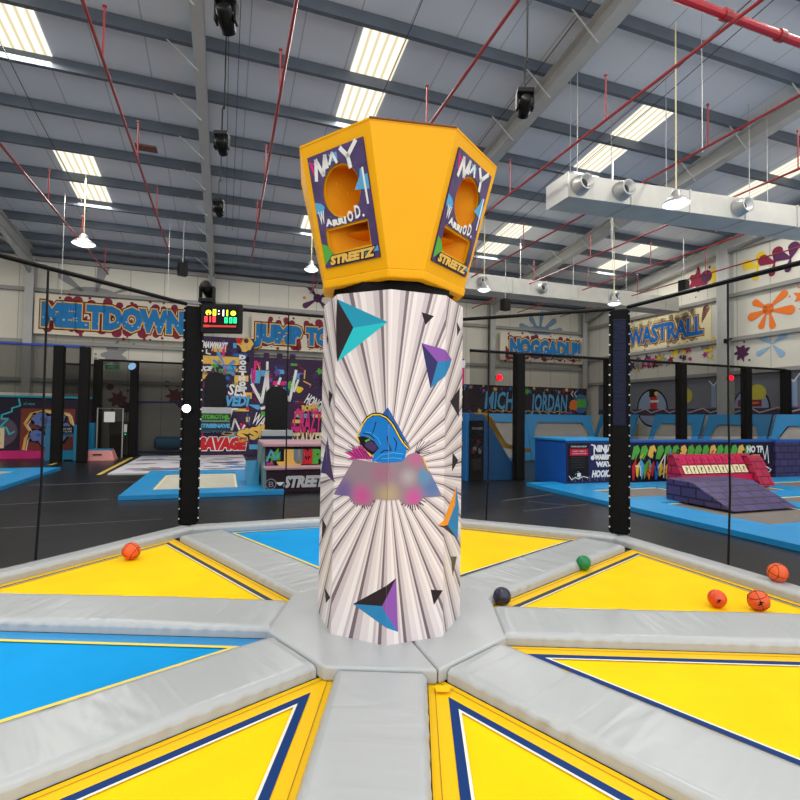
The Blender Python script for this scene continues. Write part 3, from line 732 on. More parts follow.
mb.lathe([(0, .0), (.045, .0), (.06, .03), (.06, .09), (0, .1)][::-1], BLACK_PLASTIC, c=(-2.88, 3.10, 1.77), n=16, M=M); mb.build('housing', t)
mb = MB(); mb.lathe([(.056, .0), (.05, .03), (.03, .045), (0, .05)], SPOT_W, c=(-2.88, 3.01, 1.77), n=16, M=M); mb.build('lens', t, smooth=True)
# ================================================================== THE HALL
U0_ = -6.0
structure(MB().box(B(8, 1.7, -.05), (VR - VL + .2, 30, .1), GREY_VINYL, rot=TH), 'floor')
bpy.data.objects['floor']['label'] = 'black padded floor of the hall'
# floor seams
mb = MB(); SEAMG = flat('floor_seam', (96, 98, 104))
for u0, v0, u1, v1 in ((13.7, -4.2, 13.9, -1.6), (11.0, -3.8, 11.2, -2.1), (8.8, -3.0, 8.9, -.9), (10.1, 1.2, 10.1, 3), (9.1, 5.4, 9.6, 7.0), (8.0, 5.2, 8.3, 6.9), (8.9, 5.9, 7.8, 6.8), (12.6, 4.8, 12.6, 8)):
    mb.tube([B(u0, v0, .003), B(u1, v1, .003)], .012, SEAMG, 4)
tag(mb.build('floor_seams'), 'pale seams between the black floor mats', 'seam', kind='structure')
mb = MB(); YL = flat('yellow_floor_tape', (205, 180, 85))
mb.poly([B(18.7, -5.22, .006), B(18.7, -5.12, .006), B(22, -5.26, .006), B(22, -5.36, .006)], YL)
tag(mb.build('floor_tape', recalc=False), 'yellow tape line on the floor beside the pink wall base', 'tape')
mb = MB(); mb.poly([B(15.6, -3.24, .006), B(15.6, -3.12, .006), B(21.4, -3.2, .006), B(21.4, -3.34, .006)], YL)
tag(mb.build('floor_tape', recalc=False), 'yellow tape line on the floor beside the printed white mat', 'tape')

def cladding(name, rgb, rib, axis):
    m = bpy.data.materials.new(name); m.use_nodes = True; nt = m.node_tree; N = nt.nodes.new; L = nt.links.new; b = nt.nodes['Principled BSDF']
    b.inputs['Roughness'].default_value = .55
    tc = N('ShaderNodeTexCoord'); mp = N('ShaderNodeMapping'); mp.inputs['Rotation'].default_value = (0, 0, -TH); L(tc.outputs['Object'], mp.inputs[0])
    sx = N('ShaderNodeSeparateXYZ'); L(mp.outputs[0], sx.inputs[0])
    def M(op, a, v):
        n = N('ShaderNodeMath'); n.operation = op; L(a, n.inputs[0]); n.inputs[1].default_value = v; return n.outputs[0]
    fr = M('FRACT', M('DIVIDE', sx.outputs[axis], rib), 0); ls = M('LESS_THAN', fr, .025)
    nz = N('ShaderNodeTexNoise'); nz.inputs['Scale'].default_value = .7; L(mp.outputs[0], nz.inputs['Vector'])
    cr = N('ShaderNodeValToRGB'); c = srgb(rgb); cr.color_ramp.elements[0].position = .3; cr.color_ramp.elements[1].position = .7
    cr.color_ramp.elements[0].color = tuple(v * .93 for v in c[:3]) + (1,); cr.color_ramp.elements[1].color = c; L(nz.outputs[0], cr.inputs[0])
    mx = N('ShaderNodeMix'); mx.data_type = 'RGBA'; L(ls, mx.inputs[0]); L(cr.outputs[0], mx.inputs[6]); mx.inputs[7].default_value = tuple(v * .6 for v in c[:3]) + (1,)
    L(mx.outputs[2], b.inputs['Base Color']); return m
WALLM = cladding('back_wall_cladding', (222, 217, 202), 1.25, 0); WALLR = cladding('side_wall_cladding', (222, 219, 206), 1.25, 1)
CEIL = cladding('roof_sheeting', (222, 226, 232), 1.0, 0)
def wall(name, mb, lab): o = structure(mb, name); o['label'] = lab; return o
wall_back = wall('wall_back', bbox(UB, UB + .1, VL, VR + .1, 0, HE, WALLM), 'cream clad back wall of the hall')
mb = MB(); uvprism(mb, [(U0_, 0), (UB, 0), (UB, HE), (U0_, roof(U0_))], VR, VR + .1, WALLR); wall_right = wall('wall_right', mb, 'cream clad right wall of the hall')
mb = MB(); uvprism(mb, [(U0_, 0), (UB, 0), (UB, HE), (U0_, roof(U0_))], VL - .1, VL, WALLR); wall('wall_left', mb, 'cream clad left wall of the hall')
mb = MB(); uvprism(mb, [(U0_, roof(U0_)), (UB, HE), (UB, HE + .12), (U0_, roof(U0_) + .12)], VL, VR, CEIL); wall('ceiling', mb, 'grey sheet metal roof of the hall')

# purlins
n = 0
for i in range(-9, 8):
    u = 10.68 + 1.5 * i
    if u < U0_ + .3: continue
    n += 1; mb = MB(); z = roof(u) - .01
    poly = [(-.035, 0), (.035, 0), (.035, -.03), (-.015, -.03), (-.015, -.21), (.07, -.21), (.07, -.24), (-.035, -.24)]
    mb.prism(poly, VL + .02, VR - .02, PURLIN, lambda x, h, v: tuple(B(u + x, v, z + h)))
    o = mb.build('purlin'); tag(o, 'long grey steel purlin under the roof sheets', 'purlin', 'roof purlins', 'structure')
# rafters with struts and columns
RAFT = [(-.64, 'rafter running up over the left of the column'), (6.6, 'rafter crossing above the right of the column'), (12.6, 'second rafter from the right wall'), (18.2, 'rafter along the right wall'), (-7.0, 'rafter above the far left trampoline'), (-13.3, 'rafter by the left wall')]
for v, lab in RAFT:
    wdt = .11 if v == -.64 else .14; mb = MB(); d0, d1 = .24, .24 + (.42 if v != -.64 else .36)
    for (a, b_, w) in ((d0, d0 + .03, wdt), (d1 - .03, d1, wdt), (d0 + .03, d1 - .03, .02)):
        uvprism(mb, [(U0_, roof(U0_) - a), (UB - .3, roof(UB - .3) - a), (UB - .3, roof(UB - .3) - b_), (U0_, roof(U0_) - b_)], v - w, v + w, STEEL_PAINT)
    # haunch at the eaves
    uvprism(mb, [(UB - 3.5, roof(UB - 3.5) - d1), (UB - .3, roof(UB - .3) - d1), (UB - .3, HE - d1 - .45)], v - .03, v + .03, STEEL_PAINT)
    o = mb.build('rafter'); tag(o, 'grey steel ' + lab, 'beam', kind='structure')
    mb = MB()
    for a, b_, w in ((0, .03, .14), (.37, .4, .14), (.03, .37, .02)): bbox(UB - .42 + a, UB - .42 + b_, v - w, v + w, 0, HE - .5, STEEL_PAINT, mb)
    o = mb.build('wall_column'); tag(o, 'grey steel column against the back wall under the ' + lab, 'column', kind='structure')
    for i in range(-5, 8):
        u = 10.68 + 1.5 * i
        if v < -10: continue
        mb = MB(); s = 1 if v < 18 else -1; q = -.62
        mb.tube([B(u, v + q * s, roof(u) - .24), B(u, v + (-.02 * s), roof(u) - .24 - .5)], .018, STEEL_PAINT, 5)
        tag(mb.build('fly_brace'), 'slanting brace between purlin and rafter', 'brace', 'fly braces of the rafters', 'structure')
for u, lab in ((14.2, 'grey steel column on the right wall'), (8.0, 'grey steel column on the right wall outside the view')):
    mb = MB()
    for a, b_, w in ((-.22, -.19, .16), (.19, .22, .16), (-.19, .19, .02)):
        bbox(u - w, u + w, 18.05 + a + .22, 18.05 + b_ + .22, 0, roof(u) - .6, STEEL_PAINT, mb)
    bbox(u - .23, u + .23, 18.05, 18.07, 0, roof(u) - .6, STEEL_PAINT, mb)
    tag(mb.build('wall_column'), lab, 'column', kind='structure')
# wall rails (girts)
GIRT = mat('wall_rail_steel', (150, 148, 144), .5)
for z in (7.5, 6.32, 4.35, 2.9):
    mb = MB(); bbox(UB - .16, UB - .005, VL, VR, z - .07, z + .07, GIRT, mb); o = mb.build('wall_rail'); tag(o, 'horizontal steel rail on the back wall at height %s' % {7.5: 'just under the roof', 6.32: 'over the lettered banners', 4.35: 'below the lettered banners', 2.9: 'above the graffiti wall'}[z], 'rail', kind='structure')
for z in (8.3, 6.55, 4.85, 3.55):
    mb = MB(); bbox(U0_, UB - .2, VR - .14, VR - .005, z - .07, z + .07, GIRT, mb); o = mb.build('wall_rail'); tag(o, 'horizontal steel rail on the right wall %s' % {8.3: 'nearest the roof', 6.55: 'over the lettering', 4.85: 'under the lettering', 3.55: 'above the arches'}[z], 'rail', kind='structure')
mb = MB(); bbox(UB - .5, UB - .02, VL, VR, HE - .32, HE - .1, PURLIN, mb); tag(mb.build('trim_1'), 'grey gutter beam where roof meets back wall', 'beam', kind='structure')

# skylights
def skylight_material():
    m = bpy.data.materials.new('lit_corrugated_skylight'); m.use_nodes = True; nt = m.node_tree; nt.nodes.clear(); N = nt.nodes.new; L = nt.links.new
    o = N('ShaderNodeOutputMaterial'); e = N('ShaderNodeEmission'); tc = N('ShaderNodeTexCoord'); mp = N('ShaderNodeMapping'); mp.inputs['Rotation'].default_value = (0, 0, -TH)
    L(tc.outputs['Object'], mp.inputs[0]); w = N('ShaderNodeTexWave'); w.inputs['Scale'].default_value = 1.7; w.inputs['Distortion'].default_value = .3; w.bands_direction = 'X'; L(mp.outputs[0], w.inputs[0])
    cr = N('ShaderNodeValToRGB'); cr.color_ramp.elements[0].color = (.62, .54, .34, 1); cr.color_ramp.elements[1].color = (1, .95, .80, 1); cr.color_ramp.elements[1].position = .5
    L(w.outputs[0], cr.inputs[0]); L(cr.outputs[0], e.inputs[0]); e.inputs[1].default_value = SKYLIGHT; L(e.outputs[0], o.inputs[0]); return m
SKYLIGHT = 1.0
SKM = skylight_material(); i = 0
def area(name, loc, sx, sy, power, rot=(0, 0, 0), color=(1, 1, 1)):
    l = bpy.data.lights.new(name, 'AREA'); l.shape = 'RECTANGLE'; l.size = sx; l.size_y = sy; l.energy = power; l.color = color
    o = bpy.data.objects.new(name, l); COL.objects.link(o); o.location = loc; o.rotation_euler = rot; return o
for v in (-10.8, -4.05, 2.9, 10.0, 16.0):
    for u0 in (-3.0, 3.2, 9.3, 15.5):
        u1 = u0 + 2.9; i += 1
        mb = MB(); uvprism(mb, [(u0, roof(u0) - .008), (u1, roof(u1) - .008), (u1, roof(u1) - .02), (u0, roof(u0) - .02)], v - .47, v + .47, SKM)
        o = structure(mb, 'window_%d' % i); o['label'] = 'bright corrugated skylight, %s strip from the left, %s along the roof' % (('leftmost', 'second', 'third', 'fourth', 'rightmost')[(i - 1) // 4], ('nearest', 'second', 'third', 'farthest')[(i - 1) % 4])
        area('skylight_daylight', B((u0 + u1) / 2, v, roof((u0 + u1) / 2) - .3), .9, u1 - u0, 150, (0, 0, TH), (1, .97, .9))

# sprinkler pipes
ZP = 6.7
def pipe(v, u0, u1, lab):
    t = thing('sprinkler_pipe', lab, 'pipe', B(u0, v, ZP), 'sprinkler branch pipes')
    mb = MB(); mb.tube([B(u0, v, ZP), B(u1, v, ZP)], .024, PIPE_RED, 8); mb.build('branch_pipe', t)
    u = u0 + 1.2
    while u < u1:
        mb = MB(); mb.tube([B(u, v, ZP), B(u, v, ZP + .75)], .014, PIPE_RED, 6); mb.lathe([(0, .75), (.03, .76), (.03, .78), (0, .8)], PIPE_RED, c=B(u, v, ZP), n=8); mb.build('sprinkler_riser', t)
        u += 3.0
pos = {-4.1: 'dark red sprinkler pipe at the far left under the roof', -1.75: 'dark red sprinkler pipe running past the left rafter', .7: 'dark red sprinkler pipe just left of the yellow box', 3.2: 'dark red sprinkler pipe rising right behind the yellow box',
       5.9: 'dark red sprinkler pipe just right of the big rafter', 8.2: 'dark red sprinkler pipe over the hanging dome lamp', 10.6: 'dark red sprinkler pipe over the ventilation duct', 13.0: 'dark red sprinkler pipe near the right wall lamps', 15.4: 'dark red sprinkler pipe nearest the right wall'}
for v, lab in pos.items(): pipe(v, -5.2 if v < 4 else 2.5, 17.0 if -3 < v < 3 else 20.6, lab)
t = thing('sprinkler_main', 'thick red sprinkler main crossing the top right corner', 'pipe', B(4.56, 5, 6.86))
mb = MB(); mb.tube([B(4.56, -4.5, 6.86), B(4.56, 18.3, 6.86)], .055, mat('bright_red_pipe', (178, 30, 42), .35), 12); mb.build('main_pipe', t)
for v in (5.9, 8.2, 6.9, 3.3):
    mb = MB(); mb.tube([B(4.56, v - .05, 6.86), B(4.56, v + .05, 6.86)], .075, PIPE_RED, 12); mb.build('pipe_collar', t)
for v in (5.4, 9.6, .5):
    mb = MB(); mb.tube([B(4.56, v, 6.8), B(4.56, v, roof(4.56) - .02)], .012, PIPE_RED, 6); mb.build('hanger_rod', t)

# cables on the purlins
CB = {(-4.3, 'thin cable beside the left skylight'): 7.4, (-.1, 'thin cable right of the left rafter'): 7.3, (.1, 'second thin cable right of the left rafter'): 7.3, (3.2, 'thin dark cable under the middle skylight'): 8.0, (6.15, 'thin cable left of the big rafter'): 7.6, (9.0, 'thin cable over the right skylight'): 7.4, (9.4, 'second thin cable over the right skylight'): 7.2}
for (v, lab), z in CB.items():
    mb = MB(); mb.tube([B(1.5 + i * 2.4, v, roof(1.5 + i * 2.4) - .3 - (.05 if i % 2 else 0)) for i in range(8)], .009, CABLE, 4); tag(mb.build('cable'), lab + ' under the roof', 'cable')
k = 0
for (u, v, z1, lab) in ((9.8, 8.8, 5.9, 'above the duct'), (11.3, 10.2, 5.9, 'beside the dome lamp'), (8.9, 6.9, 6.4, 'at the left end of the duct'), (6.9, 8.3, 6.7, 'near the red main'), (8.4, 12.2, 6.4, 'right part of the duct'), (17.5, -4.7, 5.2, 'over the big blue lettering'), (18.5, -1.9, 5.0, 'left of the black post'), (14.8, 3.4, 6.4, 'above the yellow box')):
    mb = MB(); mb.tube([B(u, v, roof(u) - .24), B(u, v, z1)], .008, METAL_LIGHT, 4); tag(mb.build('hanging_wire'), 'thin vertical hanging wire ' + lab, 'wire')

# ducts with jet nozzles
DUCT = mat('duct_sheet_metal', (196, 194, 186), .45, .15, bump=.15, bscale=3, var=.06)
def duct(u, v0, v1, z0, z1, lab, noz, rods, sk=0, dep=.8):
    t = thing('ventilation_duct', lab, 'duct', B(u, (v0 + v1) / 2, z0))
    x = v0; i = 0
    while x < v1 - .05:
        e = min(x + 1.45, v1); mb = MB(); U_ = lambda q: u + sk * (q - v0); mb.prism([(0, z0), (dep, z0), (dep, z1), (0, z1)], x + .004, e - .004, DUCT, lambda a, z, q: tuple(B(U_(q) + a, q, z))); mb.build('duct_section', t, bevel=.01)
        mb = MB(); bbox(U_(x) - .015, U_(x) + dep + .015, x - .015, x + .015, z0 - .015, z1 + .015, METAL_LIGHT, mb); mb.build('joint_flange', t); x = e
    for v in noz:
        ax = -UU; c = B(u + sk * (v - v0), v, (z0 + z1) / 2); q = Matrix(((VV.x, 0, ax.x), (VV.y, 0, ax.y), (0, 1, 0)))
        mb = MB(); mb.lathe([(.2, 0), (.19, .08), (.15, .2), (.165, .24), (.135, .24), (.09, .1), (0, .08)], METAL_LIGHT, c=c, n=20, M=q); nz = mb.build('jet_nozzle', t, smooth=True)
        mb = MB(); mb.lathe([(.095, .12), (.06, .125), (0, .125)], flat('nozzle_dark', (70, 70, 68)), c=c, n=16, M=q); mb.build('nozzle_throat', nz)
    for v in rods:
        mb = MB(); mb.tube([B(u + .3, v, z1), B(u + .3, v, roof(u) - .2)], .01, METAL_LIGHT, 5); mb.build('hanger_rod', t)
duct(8.25, 6.35, 17.9, 6.12, 6.6, 'large pale duct with round nozzles below the right roof', (6.6, 7.55, 10.5, 13.9), (6.8, 9.2, 11.8, 14.4), -.093, .7)
duct(16.0, 7.0, 17.9, 6.27, 6.86, 'long pale duct with round nozzles along the far right roof', (8.6, 11.1, 14.5), (8, 10.4, 12.8, 15.4))

# dome lamps
def dome(u, v, z, d, lab):
    p = B(u, v, z); t = thing('dome_lamp', lab, 'lamp', p, 'hanging dome lamps'); s = d / .5
    mb = MB(); mb.lathe([(.25 * s, 0), (.24 * s, .03), (.17 * s, .1), (.1 * s, .13), (.09 * s, .22), (.06 * s, .27), (0, .28)], METAL_LIGHT, c=p, n=24); mb.build('shade', t, smooth=True)
    mb = MB(); mb.lathe([(.235 * s, .002), (.15 * s, -.045), (0, -.06)], LAMP_GLOW, c=p, n=24); mb.build('diffuser', t, smooth=True)
    mb = MB(); mb.tube([p + Vector((0, 0, .27)), Vector((p.x, p.y, roof(u) - .24))], .014, CREAMP, 6); mb.build('stem', t)
    l = bpy.data.lights.new('dome_lamp_light', 'SPOT'); l.energy = 260; l.spot_size = R(150); l.spot_blend = .8; l.shadow_soft_size = .22; l.color = (1, .98, .95)
    o = bpy.data.objects.new('dome_lamp_light', l); COL.objects.link(o); o.location = p - Vector((0, 0, .1))
dome(16.2, -3.86, 6.42, .6, 'hanging dome lamp on the left above the big blue lettering')
dome(16.3, 2.55, 6.42, .46, 'hanging dome lamp just left of the yellow box')
dome(7.3, 8.1, 5.85, .5, 'large hanging dome lamp in front of the pale duct')
dome(14.3, 12.97, 5.8, .44, 'hanging dome lamp above the black post on the right')
dome(14.3, 7.78, 5.8, .42, 'hanging dome lamp just right of the yellow box')
for p, lab, s in ((B(5.9, -.09, 6.38), 'black stage light at the top left beside the rafter', 1.15), (B(8.6, -.15, 6.28), 'black stage light in the middle of three beside the left rafter', 1.1), (B(11.4, -.23, 6.3), 'black stage light farthest back of three beside the left rafter', 1.1), (B(5.8, 3.75, 6.15), 'black stage light hanging right of the yellow box', 1.1)):
    moving_head(p, lab, s, True)
    mb = MB(); q = Vector(p); mb.tube([q + Vector((.03, 0, .4)), q + Vector((.03, 0, 1.9))], .012, BLACK_PLASTIC, 6); o = mb.build('drop_pole'); tag(o, 'drop pole of the ' + lab, 'pole')
for p, lab in ((B(17.6, -1.39, 6.35), 'small black loudspeaker hanging left of the black post'), (B(12.6, 14.3, 6.15), 'small black loudspeaker hanging near the right wall'), (B(15.2, 9.1, 5.62), 'small black loudspeaker under the far duct')):
    t = thing('hanging_loudspeaker', lab, 'loudspeaker', p); mb = MB(); mb.box(p, (.28, .26, .4), BLACK_PLASTIC, rot=TH + .3); mb.build('cabinet', t, bevel=.02)
    mb = MB(); mb.box(p + Vector((0, -.13, 0)), (.22, .03, .34), METAL_DARK, rot=TH + .3); mb.build('grille', t)
    mb = MB(); mb.tube([p + Vector((0, 0, .2)), p + Vector((0, 0, 1.6))], .012, METAL_LIGHT, 5); mb.build('hanging_rod', t)
mb = MB(); mb.box(B(14.1, -2.05, 8.45), (.5, .3, .04), mat('rust_board', (112, 70, 56), .7), rot=TH); tag(mb.build('roof_box'), 'small brown box fixed under the left roof by a pipe', 'box')
mb = MB(); mb.box(B(12.0, 6.3, 7.2), (.5, .3, .04), METAL_DARK, rot=TH); tag(mb.build('roof_box'), 'small dark box under the roof right of the yellow box', 'box')

# ------------------------------------------------------------------ banners and wall paintings
def blob_bg(F, x0, y0, x1, y1, m, seed, n=26):
    rnd = random.Random(seed)
    for i in range(n):
        t = (i + .5) / n; x = x0 + (x1 - x0) * t; top = i % 2
        y = (y1 if top else y0) + rnd.uniform(-.1, .1); r = rnd.uniform(.1, .2)
        F.tadpole(x + rnd.uniform(-.1, .1), (y0 + y1) / 2, x + rnd.uniform(-.2, .2), y, r, m, 0)
        if rnd.random() < .6: F.disc(x + rnd.uniform(-.2, .2), y + (.22 if top else -.22), rnd.uniform(.03, .07), m, 0, n=8)
def banner(u, v0, v1, z0, z1, words, lab, seed, col_=flat('banner_blue', (36, 122, 185)), bg=flat('banner_cream', (226, 216, 196)), outline=GOLDP, tilt=0):
    t = thing('lettered_banner', lab, 'banner', B(u - .3, (v0 + v1) / 2, z0), 'lettered banners along the hall walls')
    mb = MB(); bbox(u - .34, u - .28, v0, v1, z0, z1, bg, mb); mb.build('board', t)
    F = Plane(B(u - .34, 0, 0), VV, (0, 0, 1)); h = z1 - z0
    blob_bg(F, v0 + .3, z0 + h * .18, v1 - .3, z0 + h * .84, MAROON, seed, int((v1 - v0) * 4.4))
    for w, a, b_ in words:
        F.text(w, a, z0 + h * .24, b_, z0 + h * (.78 if seed != 5 else .7), col_, 2, bold=.13, outline=outline, ow=.07, outline2=DRED)
        F.text(w, a + .02, z0 + h * .24, b_, z0 + h * .46, SKYB, 6, bold=.02) if False else None
        rnd = random.Random(seed)
        for i in range(int((b_ - a) * 5)): F.disc(rnd.uniform(a, b_), z0 + h * (.28 + .16 * rnd.random()), rnd.uniform(.02, .05), PBLUE, 7, n=8)
    F.build('painted_lettering', t)
banner(UB, -6.83, -1.45, 4.62, 6.14, [('MELTDOWN', -6.6, -1.7)], 'banner with big blue letters MELTDOWN on the back wall', 3)
banner(UB, 1.0, 6.3, 4.5, 5.98, [('JUMP', 1.2, 3.05), ('TO', 3.35, 4.3)], 'banner with blue letters JUMP TO left of the column', 5)
banner(UB, 13.05, 18.1, 4.62, 6.05, [('NOGGADU!!', 13.6, 17.9)], 'banner with blue letters and red splashes right of the column', 8)
def wall_paint(F, name, parent): return F.build(name, parent)
F = Plane(B(UB - .01, 0, 0), VV, (0, 0, 1))
for a in ((-5.2, 6.3, -6.05, 6.95, .16), (-4.9, 6.4, -4.66, 7.45, .22), (-4.6, 6.3, -3.7, 6.7, .08)): F.tadpole(*a, GREYP, 0)
F.disc(-5.0, 6.3, .9, GREYP, 0, ry=.32)
F.splat(-4.2, 4.0, .55, GREYP, 0, 7, 4)
for a in ((3.85, 6.95, 3.45, 7.5, .13), (3.85, 6.95, 4.35, 7.3, .14), (3.85, 6.95, 3.3, 6.6, .13), (3.85, 6.95, 4.3, 6.5, .14)): F.tadpole(*a, PLUM, 0); 
F.disc(3.85, 6.98, .2, PLUM, 0); F.disc(3.25, 6.95, .07, OGR, 1)
for a in ((15.6, 6.25, 14.5, 6.5, .15), (15.6, 6.2, 15.1, 6.9, .14), (15.6, 6.2, 15.75, 7.25, .13), (15.6, 6.2, 16.5, 6.9, .16), (15.6, 6.2, 16.9, 6.45, .13)): F.tadpole(*a, flat('paint_slate_blue', (120, 150, 178)), 0)
F.disc(15.6, 6.3, .75, flat('paint_slate_blue', (120, 150, 178)), 0, ry=.28)
for x, z, s in ((-4.0, 2.2, 2), (-1.95, 2.4, 5)):
    F.splat(x, z, .38, MAROON, 0, 7, s); F.disc(x - .3, z + .5, .13, PLUM, 1); F.disc(x + .3, z - .3, .2, PLUM, 1)
for x, z in ((4.6, 3.7), (5.4, 3.5)): F.tadpole(x + .4, z - .8, x - .2, z, .2, flat('paint_olive_grey', (120, 118, 92)), 0)
F.disc(3.9, 4.0, .12, MAROON, 0)
wall_paint(F, 'wall_painting', wall_back)
# right wall paintings: x measured along the wall towards the viewer
F = Plane(B(0, VR - .01, 0), -UU, (0, 0, 1))
def X(u): return -u
for a in ((-12.75, 5.75, -13.35, 5.6, .16), (-12.75, 5.8, -13.2, 6.1, .13), (-12.75, 5.8, -12.2, 6.2, .14), (-12.7, 5.7, -12.0, 5.6, .17), (-12.8, 5.7, -13.0, 5.2, .12), (-12.7, 5.7, -12.6, 5.15, .12)): F.tadpole(*a, OGR, 0)
F.disc(-12.75, 5.78, .2, OGR, 0); F.splat(-11.6, 6.0, .3, OGR, 0, 6, 3)
for a in ((-12.6, 4.5, -12.95, 4.75, .12), (-12.6, 4.5, -12.2, 4.75, .12), (-12.6, 4.45, -12.3, 4.1, .12), (-12.7, 4.4, -13.1, 4.2, .1)): F.tadpole(*a, PBLUE, 0)
F.splat(-13.75, 4.3, .35, PLUM, 0, 7, 5)
for s, c in ((0, YELP), (.6, MAROON), (1.15, PLUM)):
    for a in ((-13.1, 7.4, -13.5, 7.6, .2), (-13.1, 7.4, -13.0, 7.75, .2), (-13.1, 7.4, -13.2, 7.05, .12)): F.tadpole(a[0] + s, a[1], a[2] + s, a[3], a[4], c, int(s * 2))
F.splat(-15.6, 7.55, .55, MAROON, 0, 6, 9); F.splat(-14.9, 7.55, .4, YELP, 1, 6, 12); F.disc(-15.2, 7.6, .25, PLUM, 2)
F.rect(-19.4, 5.0, -15.0, 6.4, CREAMP, 0); blob_bg(F, -19.3, 5.3, -15.3, 6.2, MAROON, 11, 22)
F.text('WASTRALL', -19.35, 5.3, -15.4, 6.05, BLUEP, 2, bold=.07, outline=GOLDP, ow=.05, outline2=DRED)
rnd = random.Random(4)
for i in range(46):
    x = -19.3 + 4.9 * rnd.random(); F.splat(x, 4.2 + .7 * rnd.random() * (1 if x > -17 else .5), rnd.uniform(.1, .28), rnd.choice((MAROON, PLUM, YELP, MAG, GREYP, CREAMP, DPURP)), 1 + i % 4, 5, i)
# arched scenes low on the wall
SKYG = flat('paint_dusk_grey', (120, 122, 132)); DUSK = flat('paint_dusk_purple', (70, 58, 80)); ARC = flat('paint_arch_blue', (150, 170, 200))
F.rect(-21.5, 1.95, -8, 3.5, SKYG, 0); F.rect(-21.5, 1.95, -8, 2.2, DUSK, 1)
for x, r in ((-18.0, .8), (-13.4, .65), (-9.8, .6)):
    F.disc(x, 2.25, r * 1.1, BLACKP, 1, n=24); F.disc(x, 2.25, r, ARC, 2, n=24); F.rect(x - r * 1.2, 1.9, x + r * 1.2, 2.2, DUSK, 3)
for x in (-16.2, -13.15, -11.0, -9.2): F.disc(x, 2.75, .32, flat('paint_moon_yellow', (206, 196, 70)), 3, n=20)
F.rect(-18.1, 2.2, -17.7, 2.75, REDP, 4); F.rect(-18.15, 2.75, -17.75, 3.1, BLACKP, 4); F.disc(-17.75, 2.9, .1, YELP, 5); F.rect(-18.1, 2.5, -17.6, 2.6, WHITE, 5)
F.rect(-13.9, 2.25, -13.0, 2.5, MAROON, 4); F.rect(-13.8, 2.35, -13.1, 2.42, OGR, 5)
F.stroke([(-21 + i * .33, 2.12 + .09 * ((i * 7) % 3 - 1)) for i in range(39)], .05, flat('paint_pink_grey', (200, 170, 180)), 4)
for x in (-14.9, -11.9): F.stroke([(x - .2, 3.3), (x, 3.1), (x + .2, 3.35)], .05, WHITE, 4); F.stroke([(x, 3.1), (x, 2.3)], .22, ARC, 3)
wall_paint(F, 'wall_painting', wall_right)
mb = MB(); mb.box(B(14.0, 18.0, 4.75), (.12, .1, .16), BLACK_PLASTIC, rot=TH); mb.tube([B(13.9, 17.95, 4.75), B(13.7, 17.9, 4.8)], .03, BLACK_PLASTIC, 8); tag(mb.build('security_camera'), 'small black camera on the right wall column', 'camera')

# ------------------------------------------------------------------ left side of the hall
def court(name, lab, u0, u1, v0, v1, beds, group=None, bedm=BED_GREY, h=.09):
    t = thing(name, lab, 'trampoline', B((u0 + u1) / 2, (v0 + v1) / 2, 0), group)
    vs = sorted({v0, v1} | {b[2] for b in beds} | {b[3] for b in beds}); us = sorted({u0, u1} | {b[0] for b in beds} | {b[1] for b in beds})
    mb = MB()
    for a, b_ in zip(us, us[1:]):
        for c, d in zip(vs, vs[1:]):
            if any(x[0] <= a and b_ <= x[1] and x[2] <= c and d <= x[3] for x in beds): continue
            bbox(a, b_, c, d, 0.005, h, BLUE_VINYL, mb)
    mb.build('blue_padding', t)
    for b_ in beds:
        mb = MB(); bbox(b_[0], b_[1], b_[2], b_[3], .0, h * .55, bedm, mb); mb.build('bed', t)
        mb = MB()
        for s in ((b_[0], b_[0] + .05, b_[2], b_[3]), (b_[1] - .05, b_[1], b_[2], b_[3]), (b_[0], b_[1], b_[2], b_[2] + .05), (b_[0], b_[1], b_[3] - .05, b_[3])): bbox(*s, h * .5, h * .6, CREAMP, mb)
        mb.build('bed_edging', t)
court('floor_trampoline', 'blue edged floor trampoline at the far left', 12.75, 17.1, -8.2, -4.45, [(13.5, 16.4, -7.6, -5.3)])
court('floor_trampoline', 'blue edged floor trampoline behind the left black post', 11.0, 15.5, -1.9, 1.25, [(11.75, 14.75, -1.42, .32)], bedm=mat('cream_trampoline_bed', (196, 192, 176), .7, var=.05))
t = thing('printed_mat', 'white floor mat with grey and blue printed pattern', 'mat', B(18.5, -1.1, 0)); mb = MB(); bbox(15.55, 21.6, -2.95, .75, 0, .04, flat('mat_white', (205, 203, 210)), mb); mb.build('mat', t)
mb = MB(); rnd = random.Random(9)
for i in range(46):
    u = rnd.uniform(15.9, 21.3); v = rnd.uniform(-2.7, .55); w, l_ = rnd.uniform(.15, .5), rnd.uniform(.06, .2)
    mb.poly([B(u + l_ * math.sin(a) * rnd.uniform(.7, 1.2), v + w * math.cos(a), .044 + (i % 5) * .001) for a in [k * PI / 5 for k in range(10)]], rnd.choice((GREYP, flat('mat_slate', (120, 130, 150)), flat('mat_blue', (80, 120, 180)), flat('mat_mauve', (150, 130, 150)), flat('mat_dark', (90, 84, 96)))))
mb.build('printed_pattern', t, recalc=False)
